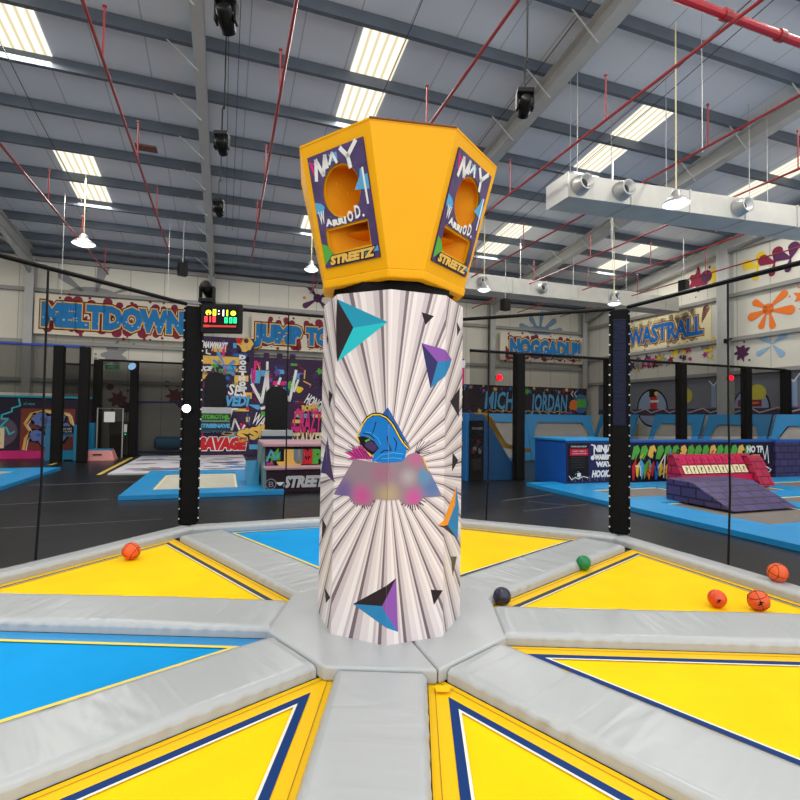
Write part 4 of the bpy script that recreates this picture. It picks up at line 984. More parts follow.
# dark graffiti wall with framed art
t = thing('graffiti_wall', 'dark purple wall with zigzag line and framed blue art at the far left', 'wall panel', B(22, -8, 0))
mb = MB(); bbox(21.95, 22.1, -12, -4.75, 0, 2.2, flat('night_purple', (48, 38, 58)), mb); mb.build('panel', t)
mb = MB(); bbox(21.9, 22.12, -12, -4.75, 2.2, 2.27, TEAL, mb); mb.build('teal_top_edge', t)
mb = MB(); bbox(21.5, 21.95, -12, -5.95, 0, .26, PINKP, mb); mb.build('pink_base', t)
F = back_plane(21.94)
F.rect(-7.02, .27, -5.3, 1.8, flat('art_brown', (128, 62, 52)), 0)
pts = [(-6.9, .3), (-6.85, .7), (-6.7, .95), (-6.88, 1.25), (-6.7, 1.6), (-6.3, 1.72), (-5.9, 1.68), (-5.5, 1.6), (-5.4, 1.2)]
F.stroke(pts, .09, GOLDP, 1); F.stroke([(x + .08, y - .06) for x, y in pts], .03, WHITE, 2)
LAV = flat('art_lavender', (110, 125, 190))
for x, y, r in ((-6.4, 1.4, .25), (-6.1, 1.3, .22), (-5.8, 1.45, .2), (-6.5, .8, .22), (-6.2, .6, .22), (-5.85, .75, .25), (-6.0, 1.0, .15), (-5.6, 1.1, .18)):
    F.disc(x, y, r * 1.25, BLACKP, 2, wob=.15); F.disc(x, y, r, LAV, 3, wob=.2); F.disc(x + .05, y + .03, r * .3, BLUEP, 4)
F.stroke([(-7.1, 2.15), (-7.05, 1.9), (-7.3, 1.8), (-7.3, 1.68), (-7.6, 1.55), (-7.6, 1.4), (-7.4, 1.42), (-7.65, 1.1), (-7.45, 1.1), (-7.35, .85), (-7.2, .95)], .05, CYAN, 1)
F.stroke([(-5.75, 2.1), (-5.75, 1.95), (-5.95, 1.95)], .05, CYAN, 1)
F.disc(-7.65, .95, .55, flat('art_dusk', (96, 86, 104)), 0); F.rect(-8.0, .35, -7.5, 1.1, CREAMP, 1); F.text('22', -7.95, .5, -7.6, 1.0, GREYP, 2); F.text('of wave', -6.95, 1.93, -6.6, 2.03, CYAN, 1)
F.build('painting', t)
# dim net cage behind with blue rails and padded posts
def outer_net(pts, z0, z1, name, lab, group=None, matr=NET2, post_w=.3, top=None, posts=None):
    t = thing(name, lab, 'net', B(pts[0][0], pts[0][1], 0), group)
    for (u0, v0), (u1, v1) in zip(pts, pts[1:]):
        mb = MB(); mb.poly([B(u0, v0, z0), B(u1, v1, z0), B(u1, v1, z1), B(u0, v0, z1)], matr); mb.build('mesh_panel', t, recalc=False)
        mb = MB(); mb.tube([B(u0, v0, z1), B(u1, v1, z1)], .04, top or METAL_DARK, 6); mb.build('top_rail', t)
    if 1:
        for u, v in (pts if posts is None else [pts[i] for i in posts]): mb = MB(); mb.box(B(u, v, z1 / 2), (post_w, post_w, z1), mat('charcoal_vinyl', (15, 14, 14), .6, spec=.12, bump=.4, bscale=9), rot=TH); mb.build('padded_post', t, bevel=.03)
RAILB = mat('blue_rail', (50, 80, 170), .4)
outer_net([(19.6, -11), (19.6, -7.4), (19.6, -5.25), (19.6, -4.5)], 2.3, 3.9, 'climbing_cage_net', 'dim net with blue top rail behind the far left posts', top=RAILB)
outer_net([(22.0, -6.0), (22.0, -4.6)], 0.0, 3.5, 'cage_net', 'dark net hanging behind the teal blue stand', matr=NET2, post_w=.2, posts=[])
outer_net([(21.95, -4.6), (21.95, -3.35), (21.95, -1.3)], 0.0, 3.7, 'cage_net', 'dark net left of the blue goal frame', matr=NET2, top=METAL_DARK, post_w=.28, posts=[0, 1])
# counter
t = thing('counter_stand', 'teal blue padded stand with a black notice beside the pink box', 'stand', B(20.5, -5.1, 0)); TQ = mat('teal_vinyl', (18, 128, 172), .4, bump=.3)
for (a, b_, c, d) in ((-5.75, -5.5, 0, 1.25), (-4.92, -4.62, 0, 1.25), (-4.75, -4.5, .0, 1.3)):
    q = .85 if d > 1.27 else 0; mb = MB(); bbox(20.2 + q, 20.85 + q * .6, a, b_, c, d, TQ, mb); mb.build('upright', t, bevel=.02)
for c, d in ((.05, .35), (.85, .92)):
    mb = MB(); bbox(20.25, 20.85, -5.5, -4.92, c, d, TQ, mb); mb.build('shelf', t)
mb = MB(); bbox(20.2, 20.24, -5.5, -4.92, .95, 1.2, BLACKP, mb); sg = mb.build('notice', t); F = back_plane(20.19); F.text('KEEP THE NET', -5.46, 1.08, -4.96, 1.15, WHITE, 0); F.text('CLOSED AT ALL TIMES', -5.46, .99, -4.96, 1.05, WHITE, 0); F.build('notice_text', sg)
# step box
t = thing('step_box', 'pink padded step box with blue top and hand slot', 'box', B(20.5, -4.1, 0)); mb = MB(); PKV = mat('dusty_pink_vinyl', (214, 140, 136), .5, bump=.3)
a = [B(20.1, -4.58, 0), B(20.1, -3.62, 0), B(20.8, -3.62, 0), B(20.8, -4.58, 0)]; b_ = [B(20.2, -4.5, .36), B(20.2, -3.74, .36), B(20.7, -3.74, .36), B(20.7, -4.5, .36)]
mb.faces(a + b_, [(0, 1, 2, 3), (4, 5, 6, 7), (0, 1, 5, 4), (1, 2, 6, 5), (2, 3, 7, 6), (3, 0, 4, 7)], PKV); mb.build('body', t, bevel=.015)
mb = MB(); bbox(20.2, 20.7, -4.5, -3.76, .36, .40, TQ, mb); mb.build('top_pad', t, bevel=.01); F = back_plane(20.13); F.k = .012; F.rect(-4.3, .19, -4.02, .24, BLACKP, 0); F.build('hand_slot', t)
# gate
t = thing('entrance_gate', 'thin white tube gate frame with a white notice', 'gate', B(21.8, -4.1, 0)); mb = MB()
mb.tube([B(21.6, -4.5, 0), B(21.6, -4.5, 1.85), B(21.6, -3.65, 1.85), B(21.6, -3.65, 0)], .025, METAL_LIGHT, 8); mb.build('tube_frame', t)
mb = MB(); bbox(21.58, 21.61, -4.28, -3.92, 1.33, 1.72, WHITE, mb); mb.build('notice', t); mb = MB(); bbox(21.58, 21.61, -3.6, -3.5, .95, 1.25, METAL_LIGHT, mb); mb.build('reader', t)
mb = MB(); bbox(21.56, 21.58, -3.57, -3.53, .85, .89, LED_G, mb); mb.build('green_light', t)
mb = MB(); bbox(22.0, 22.1, -4.15, -3.7, .05, .85, flat('maroon_board', (70, 40, 44)), mb); bbox(22.1, 22.2, -4.2, -3.5, .85, 1.35, flat('notice_grey', (120, 116, 108)), mb); tag(mb.build('notice_board'), 'maroon and grey board standing behind the tube gate', 'board')
t = thing('exit_sign', 'small green exit sign on the back wall', 'sign', B(22.3, -4.2, 3.4)); mb = MB(); bbox(22.28, 22.36, -4.45, -3.95, 3.38, 3.55, emission('exit_green', (60, 120, 80), .8), mb); mb.build('sign_box', t); F = back_plane(22.275); F.text('EXIT', -4.33, 3.41, -4.07, 3.52, WHITE, 0); F.build('sign_text', t)
# blue goal with cylinder
t = thing('goal_frame', 'blue padded goal frame by the printed mat', 'frame', B(22.2, -2.2, 0)); mb = MB()
mb.tube([B(22.2, -3.25, 0), B(22.2, -3.25, 2.12), B(22.2, -1.2, 2.15), B(22.2, -1.2, 0)], .06, RAILB, 8); mb.tube([B(22.2, -3.25, .15), B(22.2, -1.2, .15)], .05, RAILB, 8); mb.build('tube_frame', t)
mb = MB(); mb.lathe([(0, -.55), (.2, -.55), (.26, -.48), (.26, .48), (.2, .55), (0, .55)], TQ, c=B(22.25, -2.05, .5), n=20, M=Matrix(((VV.x, 0, VV.x), (VV.y, 0, VV.y), (0, 1, 0))) if False else Matrix.Rotation(TH, 3, 'Z') @ Matrix.Rotation(R(90), 3, 'Y')); tag(mb.build('foam_roller', smooth=False), 'teal foam roller lying inside the blue goal frame', 'roller')

# ------------------------------------------------------------------ the big graffiti wall
t = thing('graffiti_wall', 'tall dark purple graffiti wall with two arched niches behind the scoreboard', 'wall panel', B(21.9, 1.4, 0))
NP = flat('wall_aubergine', (62, 44, 74))
mb = MB(); bbox(21.82, 22.0, -1.25, 1.1, 0, 4.85, NP, mb); bbox(21.82, 22.0, 1.1, 4.6, 0, 4.1, NP, mb)
for a in (1.5, 2.05, 2.6): bbox(21.82, 22.0, a, a + .22, 4.1, 4.3, NP, mb)
mb.build('panel', t)
F = back_plane(21.81)
def graffiti(F, x0, x1, z0, z1, seed, n, words):
    rnd = random.Random(seed)
    for i in range(n):
        x, z = rnd.uniform(x0, x1), rnd.uniform(z0, z1); c = rnd.choice((DPURP, PLUM, GOLDP, SKYB, BLUEP, PINKP, PURP, GREENP, BLACKP, MAROON)); k = rnd.random()
        if k < .35: F.rect(x, z, min(x1, x + rnd.uniform(.1, .6)), min(z1, z + rnd.uniform(.05, .25)), c, 1)
        elif k < .7: F.splat(x, z, rnd.uniform(.05, .18), c, 2, 5, i)
        else: F.stroke([(x, z), (min(x1, x + rnd.uniform(-.2, .3)), z - rnd.uniform(.1, .5))], .05, c, 2)
    for w in words: F.text(*w[:5], w[5], 4, **(w[6] if len(w) > 6 else {}))
graffiti(F, -1.2, 1.0, .3, 4.7, 21, 120, [])
graffiti(F, 1.1, 4.5, .3, 3.9, 22, 120, [])
F.rect(-.95, 3.72, .55, 4.05, GOLDP, 2); F.rect(-.95, 3.1, -.7, 3.35, GOLDP, 2); F.rect(.35, 3.05, .9, 3.3, GOLDP, 2); F.rect(.35, 2.8, .5, 3.05, GOLDP, 2)
F.disc(.75, 4.6, .28, GOLDP, 2, wob=.3); F.disc(.78, 4.75, .1, PLUM, 3); F.disc(.5, 4.75, .12, REDP, 3, wob=.3)
F.stroke([(-.1, 4.5), (-.1, 4.1)], .1, PINKP, 3); F.stroke([(1.15, 3.9), (1.15, 3.1)], .07, PINKP, 3); F.stroke([(1.05, 3.6), (1.12, 2.6)], .09, MAG, 3)
F.poly([(1.0, 3.0), (1.0, 3.55), (1.75, 3.55), (1.75, 3.3), (1.4, 3.3), (1.35, 3.0)], SKYB, 2)
for a in ((.0, 3.6, -.3, 4.2, .07), (.0, 3.6, .3, 3.85, .08), (.05, 3.5, .3, 3.35, .08), (0, 3.6, -.45, 3.85, .06)): F.tadpole(*a, flat('paint_denim', (100, 150, 200)), 4)
F.text('MAWWAYT', -.9, 4.38, .05, 4.62, WHITE, 4, bold=.03, shear=.3); F.stroke([(-.75, 4.3), (-.75, 4.15), (-.6, 4.12)], .05, WHITE, 4)
for i, ch in enumerate('DOCTMOB'): F.text(ch, .52 + .03 * (i % 2), 3.98 - i * .22, .75 + .03 * (i % 2), 4.14 - i * .22, WHITE, 4, bold=.03)
F.text('ICE', -.95, 3.45, -.5, 3.62, WHITE, 4, bold=.02, shear=.4); F.text('SES', .1, 2.52, .8, 2.95, WHITE, 4, bold=.02, rot=-.15)
F.text('VEDI', .0, 2.05, .95, 2.45, SKYB, 4, bold=.04, shear=.2, outline=NAVYP, ow=.03); F.rect(.7, 2.35, 1.05, 2.6, GOLDP, 3); F.stroke([(.85, 2.2), (.9, 1.9)], .12, REDP, 3); F.tadpole(.95, 2.1, 1.3, 2.0, .1, SKYB, 3)
# the big white letters MAY
F.stroke([(1.05, 2.95), (1.45, 2.2), (1.65, 3.5), (1.72, 2.35)], .12, WHITE, 5); F.stroke([(1.72, 2.35), (2.05, 2.9)], .11, WHITE, 5); F.stroke([(2.2, 3.25), (2.12, 3.0)], .1, WHITE, 5)
F.stroke([(2.3, 2.8), (2.6, 2.3), (2.85, 3.6)], .11, WHITE, 5); F.stroke([(2.7, 3.0), (2.78, 2.7), (2.95, 3.2)], .09, WHITE, 5); F.stroke([(1.45, 1.95), (1.75, 2.05)], .12, WHITE, 5); F.stroke([(1.65, 3.6), (1.65, 3.9)], .1, WHITE, 5)
F.text('WARR', 1.05, 1.35, 1.9, 1.85, WHITE, 5, bold=.02, rot=-.45)
F.text('IT', -.2, 1.55, .5, 1.95, WHITE, 5, bold=.02, shear=.2); F.stroke([(.0, .95), (.1, 1.3), (.3, 1.05), (.4, 1.5), (.65, .95), (.8, 1.25)], .07, WHITE, 5); F.poly([(.55, .95), (.9, 1.15), (1.1, .9), (.8, .85)], GREENP, 4)
F.text('VOORHIJL', -1.0, 1.2, .05, 1.5, GREENP, 5, bold=.03); F.text('BREENAWAY', -1.0, .95, .2, 1.12, SKYB, 5, bold=.02); F.rect(-1.0, 1.12, .0, 1.52, flat('paint_forest', (40, 70, 50)), 3)
F.rect(-1.0, .3, .5, .75, flat('paint_tan', (190, 140, 80)), 3); F.text('SAVAGE', -.95, .28, .85, .72, REDP, 6, bold=.08, outline=WHITE, ow=.05, shear=.15)
F.disc(.15, .9, .25, GOLDP, 4, ry=.08); F.disc(.15, .9, .18, NP, 5, ry=.04); F.text("S'SII", .6, .55, 1.7, 1.0, GOLDP, 6, bold=.06, outline=BLACKP, ow=.03, rot=.25); F.rect(1.0, .25, 1.5, .45, SKYB, 3)
F.text('STALKER', 2.7, .35, 4.1, .95, CREAMP, 6, bold=.05, outline=BLACKP, ow=.04); F.rect(2.7, 2.3, 4.2, 2.9, NP, 3)
F.text('HONOR', 3.2, 2.25, 4.1, 2.7, WHITE, 6, bold=.03, rot=-.5); F.text('BONES', 3.15, 1.85, 3.85, 2.1, GOLDP, 6, bold=.04, rot=.15); F.text('CRAZY', 2.75, .95, 4.0, 2.0, PINKP, 6, bold=.05, shear=.2, outline=MAROON, ow=.02)
F.rect(2.75, 1.35, 3.2, 1.5, GOLDP, 7); F.rect(3.6, 1.6, 4.2, 1.75, YELP, 7); F.stroke([(4.1, 2.2), (4.15, 1.3)], .12, WHITE, 5); F.splat(4.1, 1.0, .15, GREENP, 5, 6, 2); F.disc(2.7, 2.95, .2, GREENP, 4, wob=.3); F.disc(3.0, 2.8, .15, YELP, 5, wob=.3)
F.build('graffiti', t)
NICHE = flat('niche_black', (16, 15, 16), .3)
for x0, x1, zb, zt, c in ((-.8, .05, 1.98, 3.0, 3.4), (1.6, 2.52, 1.08, 2.5, 2.9)):
    n_ = [(x0, zb), (x1, zb), (x1, zt)] + [((x0 + x1) / 2 + (x1 - x0) / 2 * math.cos(a), zt + (c - zt) * math.sin(a)) for a in [PI * k / 12 for k in range(1, 12)]] + [(x0, zt)]
    mb = MB(); mb.prism(n_, .0, .05, NICHE, lambda x, z, h: tuple(B(21.8 - h, x, z))); mb.build('arched_niche', t)
    mb = MB(); bbox(21.4, 21.82, x0 - .15, x1 + .2, zb - .27, zb - .02, PAD, mb); lg = mb.build('ledge', t, bevel=.02)
    mb = MB(); bbox(21.5, 21.82, x0 - .15, x1 + .2, zb - .95, zb - .27, flat('ledge_face', (52, 60, 62)) if x0 < 0 else flat('ledge_face_blue', (44, 70, 100)), mb); mb.build('ledge_face', t)
F = back_plane(21.49); F.text('HYDROTHJL', -.92, 1.5, .2, 1.68, GREENP, 0, bold=.02); F.text('STREENAVE', -.92, 1.15, .2, 1.3, SKYB, 0, bold=.02); F.rect(-.92, 1.38, .2, 1.44, flat('paint_moss', (110, 150, 110)), 0)
F.splat(1.7, .5, .15, MAROON, 0, 6, 1); F.rect(1.5, .2, 2.6, .35, PINKP, 0); F.build('ledge_graffiti', t)
# jump box
t = thing('obstacle_box', 'padded graffiti box lettered JUMP and STREET', 'obstacle', B(12.3, 2, 0))
JD = flat('box_aubergine', (50, 30, 44)); JP = mat('box_pink_vinyl', (190, 150, 160), .45, bump=.2)
mb = MB(); uvprism(mb, [(11.25, 0), (13.6, 0), (13.6, .98), (11.75, .98), (11.6, .52), (11.25, .5)], .88, 3.6, JD); mb.build('body', t, bevel=.015)
mb = MB(); bbox(11.6, 13.6, .84, 3.62, .98, 1.05, JP, mb); bbox(11.2, 11.63, .84, 3.62, .50, .56, JP, mb); mb.build('top_trim', t, bevel=.015)
mb = MB(); uvprism(mb, [(11.25, 0), (13.6, 0), (13.6, .98), (11.75, .98), (11.6, .52), (11.25, .5)], .83, .88, mat('box_side_vinyl', (96, 130, 130), .45, var=.5, vscale=5)); mb.build('side_panel', t)
F = back_plane(11.24); F.text('STREET', 1.25, .13, 2.15, .36, flat('chalk_white', (205, 205, 210)), 2, bold=.03, shear=.25); F.disc(.98, .2, .12, GREYP, 0, n=16); F.disc(.98, .2, .1, JD, 1, n=16); F.text('B', .92, .14, 1.04, .26, GREYP, 2); F.text('v', 1.13, .18, 1.22, .25, WHITE, 1, bold=.02)
F.build('front_lettering', t)
F = Plane(B(11.62, 0, 0), VV, UU * .0 + Vector((0, 0, 1))); 
for ch, x, c in (('J', 1.38, GOLDP), ('U', 1.53, SKYB), ('M', 1.72, REDP), ('P', 1.95, GREENP)): F.text(ch, x, .64, x + .17, .88, c, 2, bold=.08, outline=BLACKP, ow=.04)
F.splat(1.12, .76, .18, GREENP, 0, 7, 4); F.stroke([(.92, .66), (1.0, .9), (1.1, .7), (1.25, .9)], .04, SKYB, 1); F.stroke([(.92, .6), (1.35, .63)], .05, MAG, 1)
F.build('upper_lettering', t)
mb = MB(); uvprism(mb, [(11.9, 0.09), (12.9, 0.09), (12.7, .5), (12.3, .62)], .5, .78, TQ); tag(mb.build('foam_wedge'), 'small teal wedge leaning by the graffiti box', 'wedge')

# ------------------------------------------------------------------ centre right
t = thing('ramp_tower', 'tall blue padded ramp with yellow edge and a poster', 'ramp', B(12, 6.5, 0)); BV = mat('ramp_blue_vinyl', (20, 112, 180), .4, bump=.3)
side = [(6.12, 0), (7.78, 0), (6.62, 1.78), (6.12, 1.82)]
mb = MB(); mb.prism(side, 12.16, 12.4, BV, lambda v, z, u: tuple(B(u, v, z))); mb.build('side_panel', t, bevel=.01)
mb = MB(); mb.prism([(6.65, 1.80), (6.75, 1.80), (7.95, .02), (7.8, .02)], 12.4, 13.6, BV, lambda v, z, u: tuple(B(u, v, z))); mb.build('slope', t)
mb = MB(); mb.prism([(6.45, 1.84), (6.9, 1.84), (6.98, 1.5), (7.35, .88), (8.3, .72), (8.3, .82), (7.5, .98), (7.15, 1.5), (7.05, 1.72)], 12.41, 12.6, mat('yellow_foam', (226, 176, 50), .5), lambda v, z, u: tuple(B(u, v, z))); mb.build('yellow_edge', t)
mb = MB(); bbox(12.11, 12.16, 6.2, 6.62, .0, 1.62, BLACKP, mb); ps = mb.build('poster', t); F = back_plane(12.105); F.text('SKY LADDER', 6.25, 1.38, 6.57, 1.44, WHITE, 0)
for i in range(6): F.disc(6.3 + .05 * i, .8 + .08 * ((i * 5) % 4), .06, (MAROON, GREYP, DGREY)[i % 3], 0, wob=.4)
F.rect(6.28, .3, 6.54, .6, DGREY, 0); F.build('poster_print', ps)
t = thing('graffiti_panel', 'narrow dark graffiti panel at the right edge of the column', 'wall panel', B(14, 6.7, 0)); mb = MB(); bbox(14.0, 14.1, 5.6, 6.95, 0, 3.5, BLACKP, mb); mb.build('panel', t)
F = back_plane(13.99); F.rect(6.45, 2.7, 6.95, 3.2, PINKP, 0); F.text('RU', 6.4, 3.22, 6.95, 3.45, WHITE, 0, bold=.03); F.stroke([(6.6, 1.7), (6.8, 2.2), (6.9, 1.6)], .06, WHITE, 1); F.text('KY', 6.5, .55, 6.95, .9, GOLDP, 1, bold=.04, rot=.1); F.text('S', 6.7, 2.25, 6.9, 2.6, WHITE, 1); F.rect(6.5, 1.0, 6.9, 1.35, SKYB, 0); F.build('graffiti', t)
# outer net in front of the court
outer_net([(12.05, 6.15), (12.05, 7.66), (12.05, 10.75)], 0.0, 3.49, 'court_net', 'dark court net between the column and the right black post', matr=NET3, post_w=.26, posts=[1, 2])
outer_net([(12.05, 10.9), (12.05, 13.55), (12.05, 16.4), (12.05, 18.3)], 1.2, 3.5, 'court_net', 'dark court net across the right side beyond the arena', matr=NET3, post_w=.25)
# lettered wall far back
t = thing('graffiti_wall', 'dark graffiti wall lettered in tall blue strokes at the far back right', 'wall panel', B(21.9, 14, 0)); mb = MB(); bbox(21.82, 22.0, 9.6, 18.0, 1.7, 3.3, flat('wall_black_plum', (44, 34, 44)), mb); mb.build('panel', t)
F = back_plane(21.81); rnd = random.Random(31)
for i in range(60): 
    x, z = rnd.uniform(9.8, 17.9), rnd.choice((rnd.uniform(1.8, 2.1), rnd.uniform(3.0, 3.25))); F.splat(x, z, rnd.uniform(.04, .13), rnd.choice((GOLDP, PURP, MAROON, GREYP, BLUEP)), 0, 5, i)
F.text('MICHA', 11.9, 2.15, 14.0, 3.0, SKYB, 2, bold=.04, shear=.15); F.text('JORDAN', 14.6, 2.1, 16.75, 2.95, SKYB, 2, bold=.04, shear=.15)
F.stroke([(12 + .22 * i, 2.0 + .09 * (i % 2)) for i in range(23)], .03, GOLDP, 2); F.splat(14.35, 3.05, .18, GREENP, 2, 6, 2)
for x in (17.0, 17.2): F.stroke([(x + .12, 3.15), (x, 3.0), (x + .14, 2.85)], .04, WHITE, 2)
F.disc(17.6, 2.5, .5, flat('paint_steel_blue', (60, 110, 160)), 1, n=20); F.rect(17.35, 2.3, 17.95, 2.75, GREENP, 3); F.disc(17.15, 2.4, .28, OGR, 2, wob=.25)
F.build('graffiti', t)
# slanted wall trampolines in blue frames
def wall_tramps(lab, u, v0, v1, n, z1, group='wall trampolines'):
    w = (v1 - v0) / n
    for i in range(n):
        a = v0 + i * w; t = thing('wall_trampoline', lab % ('first', 'second', 'third', 'fourth', 'fifth')[i], 'wall trampoline', B(u, a + w / 2, 0), group)
        Pp = lambda v, s, h=0: B(u + s * .5 - h * .95, v, .05 + s * (z1 - .05) + h * .3)
        o_ = [(a + .01, 0), (a + w - .01, 0), (a + w - .01, 1), (a + .01, 1)]; c = .28
        inn = [(a + c, .06), (a + w - c, .06), (a + w - c, .60), (a + w - c - .25, .82), (a + c + .25, .82), (a + c, .60)]
        mb = MB(); outr = [(a + .01, 0), (a + w - .01, 0), (a + w - .01, .6), (a + w - .01, 1), (a + .01, 1), (a + .01, .6)]
        mb.faces([Pp(x, s, .06) for x, s in outr] + [Pp(x, s, .06) for x, s in inn] + [Pp(x, s, -.04) for x, s in outr], [(k, (k + 1) % 6, 6 + (k + 1) % 6, 6 + k) for k in range(6)] + [(k, (k + 1) % 6, 12 + (k + 1) % 6, 12 + k) for k in range(6)], mat('slope_blue_vinyl', (40, 140, 200), .4, bump=.3)); mb.build('blue_frame', t)
        mb = MB(); mb.faces([Pp(x, s, .0) for x, s in inn], [tuple(range(6))], mat('slope_bed', (168, 164, 158), .75, var=.1)); mb.build('bed', t, recalc=False)
wall_tramps('%s slanted trampoline from the left behind the blue ramp', 17.0, 8.2, 14.6, 2, 1.85)
for j, (lab, x0) in enumerate((('first', 17.6), ('second', 14.6), ('third', 11.6))):
    pass
def side_tramps():
    for i, u1 in enumerate((20.6, 17.2, 14.6, 12.1)):
        u0 = u1 - 2.4; nm = ('farthest', 'second farthest', 'second nearest', 'nearest')[i]
        t = thing('wall_trampoline', nm + ' slanted blue framed trampoline against the right wall', 'wall trampoline', B((u0 + u1) / 2, 17.8, 0), 'right wall trampolines')
        Pp = lambda u, s, h=0: B(u, 17.2 + s * .7 - h, .05 + s * 1.9)
        outr = [(u1, 0), (u0, 0), (u0, .6), (u0, 1), (u1, 1), (u1, .6)]; inn = [(u1 - .3, .06), (u0 + .3, .06), (u0 + .3, .6), (u0 + .5, .8), (u1 - .5, .8), (u1 - .3, .6)]
        mb = MB(); mb.faces([Pp(x, s, .06) for x, s in outr] + [Pp(x, s, .06) for x, s in inn] + [Pp(x, s, -.04) for x, s in outr], [(k, (k + 1) % 6, 6 + (k + 1) % 6, 6 + k) for k in range(6)] + [(k, (k + 1) % 6, 12 + (k + 1) % 6, 12 + k) for k in range(6)], MATS['slope_blue_vinyl']); mb.build('blue_frame', t)
        mb = MB(); mb.faces([Pp(x, s) for x, s in inn], [tuple(range(6))], MATS['slope_bed']); mb.build('bed', t, recalc=False)
side_tramps()
# blue box with notice, and the low graffiti wall
t = thing('padded_block', 'deep blue padded block with a black notice beside the right post', 'block', B(11.2, 8.4, 0)); mb = MB(); bbox(10.55, 11.9, 8.08, 9.92, 0, 1.14, DBLUE_VINYL, mb); mb.build('body', t, bevel=.02)
mb = MB(); bbox(10.5, 11.95, 8.03, 9.92, 1.14, 1.2, BLUE_VINYL, mb); mb.build('top_pad', t, bevel=.015)
mb = MB(); bbox(10.5, 10.55, 8.08, 9.92, .03, 1.1, flat('block_front_purple', (40, 40, 84)), mb); fp = mb.build('front_panel', t)
F = back_plane(10.495); F.rect(8.1, .16, 8.72, 1.08, BLACKP, 0); F.text('TRAMPOLINE COURT', 8.16, .99, 8.66, 1.03, WHITE, 1); F.rect(8.15, .78, 8.7, .95, flat('notice_red', (190, 24, 60)), 1); F.text('JUMP SAFELY', 8.22, .88, 8.62, .91, WHITE, 2); F.text('ONE PERSON PER BED', 8.2, .82, 8.64, .85, WHITE, 2)
for i in range(5): F.rect(8.18, .72 - i * .06, 8.6, .735 - i * .06, DGREY, 1)
F.splat(8.42, .3, .08, WHITE, 2, 6, 3); F.stroke([(8.12, .28), (8.2, .18), (8.3, .24), (8.4, .2), (8.55, .26), (8.7, .22)], .02, WHITE, 2)
for i in range(16): F.stroke([(8.15 + i * .075, .26), (8.15 + i * .075, .26 - .05 - .08 * ((i * 7) % 3) / 2)], .012, GREYP, 2)
F.text('NINJA', 8.85, .88, 9.42, 1.04, WHITE, 1, bold=.02, shear=.1); F.text('WARRIOR', 8.9, .68, 9.5, .8, WHITE, 1, bold=.02); F.text('WAY', 8.95, .5, 9.4, .62, WHITE, 1, bold=.02); F.stroke([(8.8, 1.05), (8.9, 1.03), (8.88, .78)], .035, WHITE, 1); F.disc(8.84, .72, .06, WHITE, 1, n=12); F.text('HOOKZ', 8.8, .24, 9.45, .4, WHITE, 1, bold=.02, shear=.25)
F.build('front_print', fp)
t = thing('low_graffiti_wall', 'low padded wall with tangled coloured graffiti on the right', 'wall panel', B(10.5, 12.6, 0)); mb = MB(); bbox(10.4, 10.75, 9.95, 15.2, 0, 1.1, flat('lowwall_navy', (32, 28, 52)), mb); mb.build('body', t)
mb = MB(); bbox(10.38, 10.82, 9.95, 15.2, 1.1, 1.17, DBLUE_VINYL, mb); mb.build('top_pad', t, bevel=.015)
F = back_plane(10.39); rnd = random.Random(14)
for i in range(16): x = 9.97 + i * .27; F.poly([(x, .68 + .05 * (i % 3)), (x + .14, .66), (x + .3, .9), (x + .22, 1.04), (x + .08, 1.0)], GREENP if i % 4 != 2 else GOLDP, 1)
cols = (REDP, YELP, SKYB, GREENP, OGR, REDP, BLUEP, YELP)
for i in range(38):
    x = 9.98 + i * .125; F.poly([(x, .1 + .1 * (i % 3)), (x + .09, .08 + .08 * (i % 2)), (x + rnd.uniform(.05, .3), rnd.uniform(.4, .6)), (x + rnd.uniform(-.05, .25), rnd.uniform(.62, .85)), (x - .02, .45)], BLACKP, 2)
    F.poly([(x + .02, .14 + .1 * (i % 3)), (x + .07, .12 + .08 * (i % 2)), (x + rnd.uniform(.1, .24), rnd.uniform(.4, .55)), (x + rnd.uniform(0, .2), rnd.uniform(.6, .78)), (x + .0, .47)], cols[i % 8], 3)
for i in range(28):
    x = 10.1 + i * .15; F.stroke([(x, rnd.uniform(.15, .8)), (x + rnd.uniform(-.1, .25), rnd.uniform(.2, .95)), (x + rnd.uniform(0, .3), rnd.uniform(.15, .9))], .035, (WHITE, YELP, REDP, SKYB, BLACKP)[i % 5], 4)
F.text('NO TP', 14.1, .82, 14.75, 1.0, WHITE, 4, bold=.02); F.stroke([(14.75, .95), (14.85, .6), (14.95, 1.0), (15.0, .5)], .03, WHITE, 4); F.rect(14.3, .6, 14.65, .75, GOLDP, 3); F.stroke([(14.9, .4), (15.1, .3), (14.95, .2)], .03, WHITE, 4)
F.build('graffiti', t)
t = thing('brick_print_block', 'dark purple padded block printed with bricks at the right edge', 'block', B(10.2, 16.4, 0)); mb = MB(); bbox(10.32, 10.8, 15.22, 17.1, 0, 1.1, PURPLE_BRICK, mb); o = mb.build('body', t); box_uv(o)
mb = MB(); bbox(10.3, 10.82, 15.22, 17.1, 1.1, 1.17, DBLUE_VINYL, mb); mb.build('top_pad', t)
# big blue court with grey beds
court('trampoline_court', 'large blue trampoline court with grey beds on the right', 2.0, 10.3, 7.15, 17.1,
      [(8.35, 9.6, 7.95, 10.0), (8.35, 9.6, 10.6, 12.9), (8.35, 9.6, 13.5, 16.3), (5.6, 7.7, 8.1, 10.3), (5.6, 7.7, 10.9, 13.0), (5.6, 7.7, 13.6, 16.3)], bedm=BED_DARK)
mb = MB(); bbox(10.3, 10.48, 7.15, 9.94, .005, .09, BLUE_VINYL, mb); bbox(10.56, 10.95, 7.2, 8.03, .005, .09, BLUE_VINYL, mb); tag(mb.build('edge_mat'), 'blue edge mat in front of the deep blue block', 'mat')
